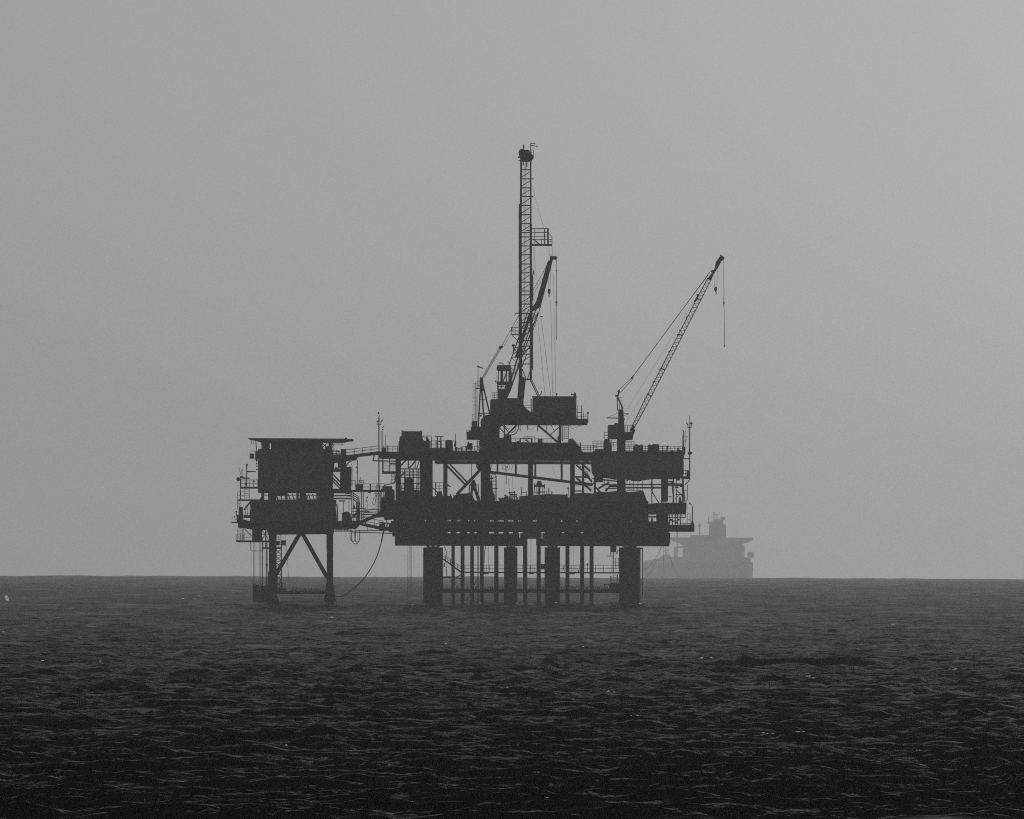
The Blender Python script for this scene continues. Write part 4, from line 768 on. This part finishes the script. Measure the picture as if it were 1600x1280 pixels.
# outer stair and platforms on the far left
part(sp, 'stair_deck', STEEL, B(377, 761, 404.6, 764, -8, -5)); part(sp, 'stair_deck', STEEL, B(372.4, 780.6, 410, 783, -8, -5)); part(sp, 'stair_deck', STEEL, B(370.4, 844.6, 421, 847.6, -9, -5))
part(sp, 'stair_handrail', STEEL, HR(378, 761, 404, 761, -8, 10.6, 6.6, 0.5, (0.5, 1.0)), HR(372.6, 781, 383, 781, -8, 12, 5, 0.4), LD(387, 764, 781, -8, 8, 3.2, 0.4), LD(374.6, 783, 796, -8, 4, 2.4, 0.4), HR(370.6, 845, 384, 845, -9, 11, 7, 0.4, (0.4, 0.8)), LD(376.6, 827, 845, -9, 7, 2.6, 0.4), TU((381.6, 826, -9), (381.6, 846, -9), 0.7), TU((384, 827, -9), (395, 838, -9), 0.8), TU((383, 834.6, -9), (396, 834.6, -9), 0.3), TU((383, 840, -9), (396, 840, -9), 0.3), kind='stuff')
part(sp, 'stair_flight', STEEL, ST((393, 784), (382.6, 797), -8, 0.9, 0), TU((385, 790, -8), (385, 806, -8), 0.4), TU((388.6, 790, -8), (388, 806, -8), 0.4), kind='stuff')
part(sp, 'stair_locker', CLAD, PL([(374, 826), (374.4, 793), (380, 792), (381, 800), (381.6, 826)], -8, -5)); part(sp, 'stair_locker', CLAD, B(371, 804.6, 375, 818, -7.6, -5.4)); part(sp, 'stair_locker', CLAD, B(382, 805, 392, 809.6, -7.6, -5.4)); part(sp, 'underslung_box', CLAD, B(395.4, 826, 410.4, 845.2, -8, -3))
part(sp, 'side_davit', STEEL, B(363, 815.6, 373, 817.6, -7, -6.4), SP(370.6, 799.6, 1.5, -7), CY(370.8, 800, 806, 0.6, -7), TU((367, 807, -7), (370, 813, -7), 0.4), TU((366, 807.6, -7), (371, 806, -7), 0.4))
part(sp, 'horn', STEEL, SP(373.6, 749.4, 3.4, -8, 0.9, 1.0), B(376.6, 744.6, 381.6, 748, -8.3, -7.7), BR((380, 747.4, -8), (391.6, 747.8, -8), 2.0), TU((377, 747, -8), (377, 782, -8), 0.9), LD(379.4, 734, 746, -8, 2.4, 11, 0.3), TU((374.6, 734, -8), (378, 742, -8), 0.4), SP(375.4, 732.6, 0.8, -8))
part(sp, 'signal_post', STEEL, CY(386.8, 727, 762, 0.9, -8, 6), SP(387, 727, 1.9, -8, 1, 1), TU((387.4, 737.4, -8), (401, 737.6, -8), 1.1), B(384, 755.6, 386.6, 758.6, -8.2, -7.8), SP(398, 752.4, 1.6, -8, 1.3, 0.8))
# stair and pipe shaft right of the cabin
part(sp, 'shaft_tower', CLAD, B(532, 730, 549, 765, -5, 3)); part(sp, 'shaft_tower', CLAD, B(532.8, 702, 541.2, 731, -4, 2)); part(sp, 'shaft_deck', STEEL, PL([(519, 711), (533, 710), (533, 722), (519, 724)], -6, 4))
part(sp, 'shaft_stair', STEEL, ST((520, 741), (531.4, 753), -2, 0.9, 0), ST((520, 747), (531.4, 759), 1, 0.9, 0), PL([(519, 737.6), (525, 729.6), (531.4, 733), (531.4, 737.6)], -2, 0), BR((520, 752, -4), (533, 764.6, -4), 2.0), TU((520, 751.6, -4), (532, 751.6, -4), 0.5), B(519, 722, 522, 737.6, -3, 3), B(528, 721, 533, 731, -3, 3), kind='stuff')
part(sp, 'shaft_pipework', PIPE, TU((518, 705, -5), (532, 705.6, -5), 1.0), TU((518, 709, -5), (533, 708.4, -5), 0.9), TU((521, 702, -5), (521, 712, -5), 0.7), TU((526, 703, -5), (526, 711, -5), 0.7), SP(529, 706, 1.6, -5), PT([(541, 730, -5), (544, 724, -5), (548, 720.6, -5)], 1.0), kind='stuff')
part(sp, 'vent_pipe', PIPE, PT([(548, 722, -5), (552, 719.6, -5), (559, 719, -5), (559, 757, -5)], 0.75), PT([(549, 725.6, -5), (550.6, 727, -5), (550.6, 761, -5)], 0.6), SP(557.6, 730.4, 1.1, -5), SP(558, 738, 0.9, -5))
part(sp, 'right_handrail', STEEL, HR(548.6, 762, 556, 762, -6, 11, 7, 0.45), B(556, 757, 568, 765.6, -6, -3), HR(561.6, 757, 568.4, 757, -6, 6, 3, 0.5), TU((563, 757, -6), (563.6, 746, -6), 0.5), SP(562, 752, 1.1, -6), kind='stuff')
rp = part(sp, 'riser_bundle', PIPE, *[PT([(540, 768 + k * 3.4, -4 + k), (549 + k * 0.4, 769 + k * 3.4, -4 + k), (554.6 - k * 1.6 + 6, 776 + k * 2.4, -4 + k), (556 - k * 1.6 + 6, 786, -4 + k), (556 - k * 1.6 + 6, 816, -4 + k)], 0.8, 6) for k in range(4)], *[CY(x, 769, 816, r, -3, 6) for x, r in ((550, 0.7), (565, 0.8), (568, 0.7), (553, 0.5))], kind='stuff')
part(sp, 'pipe_rack', PIPE, *[TU((549, y, -2), (572 + k * 6, y - 0.6, -2), 0.7, 5) for k, y in enumerate((795, 799.6, 804, 808.4))], B(551, 804, 556, 808, -3, -1), B(559, 798, 563, 806, -3, -1), B(552, 790, 555, 795, -3, -1), TU((549, 811, -3), (562, 795, -3), 0.9), CY(574, 782, 796, 0.5, -4), SP(574, 777.6, 1.5, -4, 0.8, 1.1), TU((572.6, 784, -4), (574, 779, -4), 0.5), kind='stuff')
part(sp, 'deck_pump', CLAD, PL([(534.6, 815), (535, 802), (538, 800.4), (541, 799.4), (545, 800), (548, 803), (550, 815)], -5, -3)); part(sp, 'deck_pipe', PIPE, PT([(527, 788, -4), (528, 800, -4), (527.6, 815, -4)], 1.0)); part(sp, 'deck_pipe', PIPE, CY(537, 782, 802, 0.5, -4)); part(sp, 'deck_pipe', PIPE, CY(545.6, 780, 801, 0.5, -4)); part(sp, 'deck_pipe', PIPE, TU((522, 779, -4), (549, 779.6, -4), 1.3)); part(sp, 'deck_pipe', PIPE, TU((521, 775, -4), (549, 774.6, -4), 1.2)); part(sp, 'deck_pipe', PIPE, B(530, 782, 540, 784, -4.4, -3.6)); part(sp, 'deck_pipe', PIPE, B(519, 781, 526, 793, -4.4, -3.6))
part(sp, 'under_deck_rack', STEEL, TU((522, 830, -6), (552, 830, -6), 1.0), TU((524, 827.6, -6), (546, 827.6, -6), 0.6), *[CY(526 + 4.4 * k, 826, 830, 0.6, -6, 5) for k in range(6)], TU((518.6, 836, -7), (511, 838, -7), 0.5), CY(510.6, 838, 858, 0.35, -7, 4), kind='stuff')

# ------------------------------------------------------------------ bridges between the platforms
b1 = thing('footbridge', 'upper footbridge with guard rails sloping up to the main platform', 'footbridge', (557, 715, -5))
part(b1, 'girder', STEEL, PL([(533, 713), (541, 711.8), (593, 705.4), (596, 706), (596, 710.6), (560, 714.6), (557, 718.6), (543, 721), (533, 722.6)], -6, -3.6))
for d in (-6, -3.6): part(b1, 'handrail', STEEL, HR(541, 712, 593, 705.6, d, 8.6, 13, 0.42), kind='stuff')
b2 = thing('footbridge', 'level lower footbridge with guard rails beside the hanging hose loop', 'footbridge', (574, 769, -5))
part(b2, 'girder', STEEL, B(548, 765.8, 603, 769.2, -6, -4)); part(b2, 'girder_bracket', STEEL, B(575, 769, 580, 770.6, -5.6, -4.4))
for d in (-6, -4): part(b2, 'handrail', STEEL, HR(567, 766, 601, 766, d, 9.6, 11.5, 0.42), kind='stuff')
part(b2, 'gate_post', STEEL, CY(579.8, 756, 766, 0.9, -6, 5)); part(b2, 'end_pipework', PIPE, B(598, 760, 613, 767, -6, -4), PT([(588, 760, -6), (591, 759, -6), (594, 759, -6), (594, 768, -6)], 0.7), CY(588, 760, 774, 0.6, -6), kind='stuff')
b3 = thing('pipe_bridge', 'low pipe bridge with two splayed girders between the platforms', 'pipe bridge', (585, 820, -4))
part(b3, 'upper_girder', STEEL, PL([(558, 814), (566, 813), (584, 804.6), (600, 797.6), (616, 796), (616, 808), (588, 809), (578, 813), (562, 819.6)], -6, 0)); part(b3, 'lower_girder', STEEL, PL([(560, 817), (570, 818), (600, 823.6), (616, 824), (616, 830.6), (598, 829), (570, 822.6), (560, 820)], -6, 0))
part(b3, 'bottom_rail', STEEL, BR((556, 829.4, -5), (600, 828.6, -5), 1.3)); part(b3, 'bottom_rail', STEEL, BR((551, 831.6, -5), (616, 833.8, -5), 1.4)); part(b3, 'end_clamp', STEEL, B(613.4, 830, 617.4, 838.4, -5.6, -4.4))
part(b3, 'handrail', STEEL, HR(562, 819, 598, 825, -6, 11, 13, 0.42), TU((571, 815, -6), (572, 822, -6), 1.0), CY(574.6, 822, 832, 0.5, -6, 4), kind='stuff')
part(b3, 'pipe', PIPE, TU((569, 797, -3), (600, 795.6, -3), 0.7), TU((569, 801, -3), (596, 800, -3), 0.9), TU((566, 805, -3), (590, 803.6, -3), 0.8), TU((569, 799, -4), (588, 794, -4), 0.5), kind='stuff')
single('pipe_rack', 'row of upright riser pipes beside the pipe bridge at the main platform', 'pipe rack', PIPE, (591, 800, -6), *[CY(x, y, 801, r, -6.4, 6) for x, y, r in ((589.6, 768, 0.5), (592.4, 770, 0.9), (595, 766, 0.5))], *[TU((589, y, -6.4), (595.6, y, -6.4), 0.4, 4) for y in (774, 780, 786, 792, 798)])

# ------------------------------------------------------------------ hanging hoses and ropes
single('slack_hose', 'long slack hose drooping from the main platform to the left leg by the water', 'hose', HOSE, (560, 915, -6), PT([(600, 830, -4), (598.4, 838, -4), (596.6, 846, -4), (592, 862, -4.2), (586, 877, -4.5), (580, 888, -5), (573, 899, -5.2), (564, 910, -5.5), (553, 920, -5.8), (544, 926.6, -6), (536, 931.4, -6), (530, 932.8, -6), (525, 931.4, -6), (521, 927, -6)], 0.85, 8), TU((600, 829, -4), (596.4, 846, -4), 1.1, 8))
for i, (x0, x1, yb, lb) in enumerate(((547.6, 556, 846.4, 'leftmost drooping hose loop under the pipe bridge'), (550, 562.6, 850, 'deepest drooping hose loop under the pipe bridge'), (555, 562.8, 847.4, 'rightmost drooping hose loop under the pipe bridge'))):
    m_ = (x0 + x1) / 2; w = (x1 - x0) / 2
    single('hose_loop', lb, 'hose', HOSE, (m_, 829, -6 - i * 0.3), PT([(x0, 828, -6 - i * 0.3)] + [(m_ - w * math.cos(a), yb - 9 + 9 * math.sin(a), -6 - i * 0.3) for a in [k * math.pi / 10 for k in range(11)]] + [(x1, 828, -6 - i * 0.3)], 0.6, 6))
single('hose_loop', 'thin hose loop hanging above the pipe bridge by the left mast', 'hose', HOSE, (585, 770, -5), PT([(588, 768, -5), (587, 776, -5), (583.4, 782, -5), (582.4, 786, -5), (584, 789.4, -5), (586.6, 788.4, -5), (587, 783, -5), (588.6, 775, -5), (592, 770, -5)], 0.5, 6))
for x, lb in ((637.2, 'first'), (639.4, 'second'), (641.2, 'third'), (643, 'fourth')):
    single('hanging_rope', lb + ' from the left of the four thin ropes hanging left of the first column', 'rope', WIRE, (x, 853, 2), PT([(x, 852, 2), (x - 0.2, 890, 2), (x - 1.0, 946, 2)], 0.3, 4))
single('hanging_rope', 'thin rope hanging inside the left platform from girder to lower brace', 'rope', WIRE, (447, 836, -6), PT([(446.6, 835, -6), (448, 850, -6), (450.6, 885, -6), (453.4, 922, -6)], 0.3, 4))
for a, b, lb in (((1034, 853), (1006, 890), 'shallow slack line from the right end of the deck to the last column'), ((1034.6, 853), (1005, 905), 'deep slack line from the right end of the deck to the last column')):
    dx, dy = b[0] - a[0], b[1] - a[1]
    single('slack_line', lb, 'rope', WIRE, (a[0], a[1], 3), PT([(a[0] + dx * t, a[1] + dy * (1 - (1 - t) ** 1.7), 3) for t in [k / 10 for k in range(11)]], 0.25, 4))
single('hanging_rope', 'straight rope hanging below the right end of the deck before the tanker', 'rope', WIRE, (1037.4, 853, 3), PT([(1037.2, 853, 3), (1037.4, 880, 3), (1038, 899, 3)], 0.32, 4))
single('hanging_rope', 'slanting rope below the right end of the deck before the tanker', 'rope', WIRE, (1043, 853, 3), PT([(1043, 853, 3), (1052, 885, 3), (1060, 903, 3)], 0.25, 4))

# ------------------------------------------------------------------ birds
def bird_mesh(name, lean, neck, spread=0.0):
    prims = []
    def loft(path, n=6):
        rings = []
        for (x, y, z, r) in path: rings.append([(x + r * 0.9 * math.cos(2 * math.pi * k / n), y + r * math.sin(2 * math.pi * k / n), z) for k in range(n)])
        v = [p for r_ in rings for p in r_]; f = []
        for i in range(len(rings) - 1):
            for k in range(n): f.append((i * n + k, i * n + (k + 1) % n, (i + 1) * n + (k + 1) % n, (i + 1) * n + k))
        f += [tuple(range(n - 1, -1, -1)), tuple(range((len(rings) - 1) * n, len(rings) * n))]
        return (v, f)
    prims.append(loft([(-0.10 * lean, 0, 0.06, 0.015), (-0.05 * lean, 0, 0.10, 0.07), (0, 0, 0.20, 0.105), (0.05 * lean, 0, 0.31, 0.085), (0.085 * lean, 0, 0.38, 0.045), (0.10 * lean, 0, 0.38 + neck * 0.5, 0.032), (0.11 * lean, 0, 0.38 + neck, 0.045), (0.125 * lean, 0, 0.43 + neck, 0.03)]))
    prims.append(tubew((0.12 * lean, 0, 0.405 + neck), (0.235 * lean, 0, 0.40 + neck), 0.018, 0.004, 5))
    prims.append(tubew((-0.07 * lean, 0, 0.12), (-0.20 * lean, 0, 0.02), 0.05, 0.02, 5))
    for s in (-0.035, 0.035): prims.append(tubew((0.0, s, 0.0), (0.0, s, 0.12), 0.012, 0.012, 4))
    if spread:
        for s in (-1, 1): prims.append(tubew((0, 0, 0.30), (s * spread, 0.05, 0.22), 0.06, 0.015, 5))
    me = mesh_of(name, prims, Vector((0, 0, 0))); me.materials.append(BIRD)
    for p in me.polygons: p.use_smooth = True
    return me
BM = [bird_mesh('perched_bird', 1, 0.06), bird_mesh('perched_bird', -1, 0.10), bird_mesh('perched_bird', 1, 0.14), bird_mesh('perched_bird', -0.8, 0.03, 0.26)]
br = random.Random(21)
def perch(px, py, dep, label, group, sc=1.0):
    o = bpy.data.objects.new('perched_bird', BM[br.choice((0, 0, 1, 1, 2, 3))]); C.objects.link(o)
    o.location = W(px, py) + Vector((0, dep, 0)); o.rotation_euler = (0, 0, br.uniform(-0.9, 0.9)); s = sc * br.uniform(0.75, 1.1); o.scale = (s, s, s)
    o['label'] = label; o['category'] = 'bird'; o['group'] = group
gaps = [(693, 704.6), (712, 718.6), (727, 733.6), (741.4, 746), (757, 771), (780, 786.6), (809.4, 816.4), (825, 837), (846, 850.4), (876, 882.6), (890.6, 905.4), (913.6, 920.4), (928.6, 950)]
ORD = ['first', 'second', 'third', 'fourth', 'fifth', 'sixth', 'seventh', 'eighth', 'ninth', 'tenth', 'eleventh', 'twelfth', 'thirteenth', 'fourteenth', 'fifteenth', 'sixteenth', 'seventeenth', 'eighteenth', 'nineteenth', 'twentieth']
for gi, (a, b) in enumerate(gaps):
    n = max(2, round((b - a) / 3.6))
    for k in range(n): perch(a + (b - a) * (k + 0.5) / n + br.uniform(-0.9, 0.9), 920.4, -9, '%s dark bird in the %s gap from the left along the main platform brace' % (ORD[k], ORD[gi]), 'birds on the main platform brace')
for k in range(20): perch(456 + k * 2.75 + br.uniform(-0.8, 0.8), 923.9, -6, '%s dark bird from the left on the left platform lower brace' % ORD[k], 'birds on the left platform brace')

def gull_mesh():
    prims = [tubew((0, -0.2, 0), (0, 0.05, 0.01), 0.02, 0.075, 8), tubew((0, 0.05, 0.01), (0, 0.22, 0.02), 0.075, 0.045, 8), tubew((0, 0.22, 0.02), (0, 0.30, 0.03), 0.05, 0.03, 8), tubew((0, 0.30, 0.03), (0, 0.36, 0.025), 0.012, 0.004, 5)]
    for s in (-1, 1):
        prims.append(([(0, -0.08, 0.03), (0, 0.02, 0.05), (0, 0.11, 0.03), (s * 0.28, -0.07, 0.05), (s * 0.28, 0.03, 0.075), (s * 0.28, 0.13, 0.05), (s * 0.50, -0.03, 0.04), (s * 0.50, 0.07, 0.04), (s * 0.62, 0.0, 0.02)],
                      [(0, 1, 4, 3), (1, 2, 5, 4), (3, 4, 7, 6), (4, 5, 7), (6, 7, 8)]))
    me = mesh_of('flying_gull', prims, Vector((0, 0, 0))); me.materials.append(WHITEF)
    return me
gm = gull_mesh()
g = bpy.data.objects.new('flying_gull', gm); C.objects.link(g)
g.location = W(11.4, 934.4, 0, 1500); g.scale = (0.5, 1.7, 0.7)
g.rotation_euler = Matrix(((-0.35, -0.937, 0.0), (0.0, 0.0, -1.0), (0.937, -0.35, 0.0))).to_euler()
g['label'] = 'white gull banking low over the water at the left edge'; g['category'] = 'gull'

# ------------------------------------------------------------------ tanker beyond the horizon
SD = 15000.0; KS = SD / 11400.0; SS = SD / F
WL = -SD * SD / (2 * RE)                                # water level out there
shp0 = W(1119, 900, 0, SD)
HEAD = R(5.0)                                           # bow away from us, swung a little to the left
ca, sa = math.cos(HEAD), math.sin(HEAD)
tk = thing('tanker', 'large pale tanker seen from astern through the haze', 'ship', Vector((shp0.x, SD, WL)))
def sh(u, v, z):       # across (to starboard), along (towards the bow), up
    u, v, z = u * KS, v * KS, z * KS
    return (shp0.x + u * ca - v * sa, SD + u * sa + v * ca, WL + z)
UO = 2.2                                                # deckhouse stands a little to starboard of the stern's middle as seen
def sbox(u0, u1, v0, v1, z0, z1):
    u0 += UO; u1 += UO
    return [([sh(u, v, z) for z in (z0, z1) for v in (v0, v1) for u in (u0, u1)], BOXF)]
def spoly(pts, v0, v1):
    pts = [(u + UO, z) for u, z in pts]
    n = len(pts); v = [sh(u, v0, z) for u, z in pts] + [sh(u, v1, z) for u, z in pts]
    return [(v, [tuple(range(n)), tuple(range(2 * n - 1, n - 1, -1))] + [(i, i + n, (i + 1) % n + n, (i + 1) % n) for i in range(n)])]
def stube(a, b, r, n=6): return [tubew(sh(a[0] + UO, a[1], a[2]), sh(b[0] + UO, b[1], b[2]), r * KS, None, n)]
def ship_hull():
    secs = []
    for v, wt, wb_, z0, zt in ((0, 27.5, 22, 3, 14.5), (14, 29.2, 27, -4, 14.5), (40, 29.6, 29, -8, 14.3), (150, 29.6, 29.4, -8, 14), (260, 29.6, 29, -8, 14.2), (300, 24, 20, -8, 15.5), (322, 12, 7, -8, 17), (333, 0.8, 0.4, -2, 18)):
        secs.append([sh(-wt, v, zt), sh(-wt * 0.99, v, 6), sh(-wb_, v, z0), sh(wb_, v, z0), sh(wt * 0.99, v, 6), sh(wt, v, zt)])
    v = [p for s_ in secs for p in s_]; f = []
    for i in range(len(secs) - 1):
        for k in range(6): f.append((i * 6 + k, i * 6 + (k + 1) % 6, (i + 1) * 6 + (k + 1) % 6, (i + 1) * 6 + k))
    f += [tuple(range(5, -1, -1)), tuple(range(len(v) - 6, len(v)))]
    return [(v, f)]
part(tk, 'hull', HULL, ship_hull())
part(tk, 'deckhouse', SHIPW, sbox(-21.6, 22, 30, 58, 14, 27.6)); part(tk, 'deckhouse', SHIPW, sbox(-23, 21, 32, 56, 27.4, 30)); part(tk, 'poop_house', SHIPW, sbox(-26, 23, 8, 31, 14, 18.4))
part(tk, 'bridge_wing', SHIPW, spoly([(-31, 33), (-31, 31.4), (-29, 29.8), (-22, 28), (21.6, 28), (27, 29.6), (30, 31.2), (30.4, 33)], 50, 56))
part(tk, 'wheelhouse', SHIPW, sbox(-16, 3, 46, 56, 33, 34.8))
part(tk, 'funnel', FUNNEL, spoly([(-3, 33), (-3, 43), (-4.6, 43.6), (-4, 44.6), (-1.6, 45), (1, 46.6), (6, 46.4), (6.6, 43), (8.4, 42.6), (8.6, 33)], 34, 46))
part(tk, 'funnel_pipe', FUNNEL, sbox(5, 8, 36, 40, 46, 48.4)); part(tk, 'funnel_pipe', FUNNEL, stube((-0.2, 38, 45), (-0.2, 38, 52), 0.5))
part(tk, 'mast', SHIPW, stube((-9.6, 50, 34), (-9.6, 50, 44), 0.55), sbox(-11, -8.4, 49.6, 50.4, 41, 42.6)); part(tk, 'mast', SHIPW, stube((2.8, 45, 44), (2.8, 45, 50.6), 0.4), stube((0.6, 45, 50.4), (5, 45, 50.4), 0.3)); part(tk, 'mast', SHIPW, stube((-3.6, 45, 43), (-3.6, 45, 48.6), 0.45), stube((-6, 45, 44), (-2, 45, 44), 0.3))
part(tk, 'lifeboat', FUNNEL, [tubew(sh(27.8, 16, 20.4), sh(27.8, 26, 20.4), 2.2 * KS, None, 10)]); part(tk, 'lifeboat_davit', SHIPW, sbox(24, 25, 15, 17, 14, 20), sbox(24, 28, 16, 17, 18, 18.6)); part(tk, 'lifeboat_davit', SHIPW, sbox(24, 25, 24, 26, 14, 20))
part(tk, 'hose_crane', SHIPW, stube((-18, 150, 14), (-18, 150, 26), 1.0), stube((-18, 150, 25), (-8, 160, 27), 0.7)); part(tk, 'hose_crane', SHIPW, stube((-24, 158, 14), (-24, 158, 24), 0.9), stube((-24, 158, 23.6), (-21, 190, 25), 0.7))
part(tk, 'manifold', HULL, sbox(-20, 20, 140, 152, 14, 18.4)); part(tk, 'deck_pipe', HULL, sbox(-6, 6, 60, 290, 15, 17)); part(tk, 'forecastle', HULL, spoly([(-16, 15), (-13, 19), (-9, 20.4), (-6, 18), (10, 18), (16, 15)], 300, 312)); part(tk, 'fore_mast', SHIPW, stube((0, 318, 16), (0, 318, 32), 0.6))

# ------------------------------------------------------------------ white flecks on a few crests: spray, and sun glints painted as white lips
def foam_glint():
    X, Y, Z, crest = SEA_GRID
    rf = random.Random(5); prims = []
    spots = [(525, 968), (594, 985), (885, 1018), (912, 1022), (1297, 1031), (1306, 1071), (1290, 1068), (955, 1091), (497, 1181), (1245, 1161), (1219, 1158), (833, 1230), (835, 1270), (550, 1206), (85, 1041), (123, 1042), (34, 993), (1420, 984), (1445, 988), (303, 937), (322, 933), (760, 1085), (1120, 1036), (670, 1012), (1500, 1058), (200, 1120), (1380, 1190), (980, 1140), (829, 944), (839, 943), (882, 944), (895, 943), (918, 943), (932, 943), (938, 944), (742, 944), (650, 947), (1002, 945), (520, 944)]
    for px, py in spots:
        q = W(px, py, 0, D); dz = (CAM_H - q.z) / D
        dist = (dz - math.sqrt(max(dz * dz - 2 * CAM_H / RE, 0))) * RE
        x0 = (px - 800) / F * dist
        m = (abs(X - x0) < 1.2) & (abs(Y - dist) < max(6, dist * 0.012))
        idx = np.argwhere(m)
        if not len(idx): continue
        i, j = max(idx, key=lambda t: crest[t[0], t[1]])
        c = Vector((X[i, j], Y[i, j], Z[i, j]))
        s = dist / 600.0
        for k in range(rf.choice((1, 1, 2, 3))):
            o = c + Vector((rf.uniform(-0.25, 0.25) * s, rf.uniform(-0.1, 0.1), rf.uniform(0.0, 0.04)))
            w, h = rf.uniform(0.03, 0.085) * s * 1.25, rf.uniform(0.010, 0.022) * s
            h *= 1.8; nx, nz = 6, 3; v = []                 # a thin curling white lip, spray and painted glint alike
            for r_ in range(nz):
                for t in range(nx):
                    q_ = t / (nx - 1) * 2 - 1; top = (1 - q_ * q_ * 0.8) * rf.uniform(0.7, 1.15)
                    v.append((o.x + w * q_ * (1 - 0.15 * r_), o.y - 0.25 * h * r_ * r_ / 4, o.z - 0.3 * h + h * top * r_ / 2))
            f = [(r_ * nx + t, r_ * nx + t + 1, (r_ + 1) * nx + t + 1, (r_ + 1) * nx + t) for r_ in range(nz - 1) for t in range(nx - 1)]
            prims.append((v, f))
    me = mesh_of('sea_foam_glint', prims, Vector((0, 0, 0)))
    me.materials.append(backlit(material('foam_glint', 0.9, 0.8, 0.2, 0.05, 5.0), 0.95, 0.9))
    o = bpy.data.objects.new('sea_foam_glint', me); C.objects.link(o)
    o['kind'] = 'stuff'; o['label'] = 'tiny white flecks of spray and painted sun glints on the wave crests'
foam_glint()
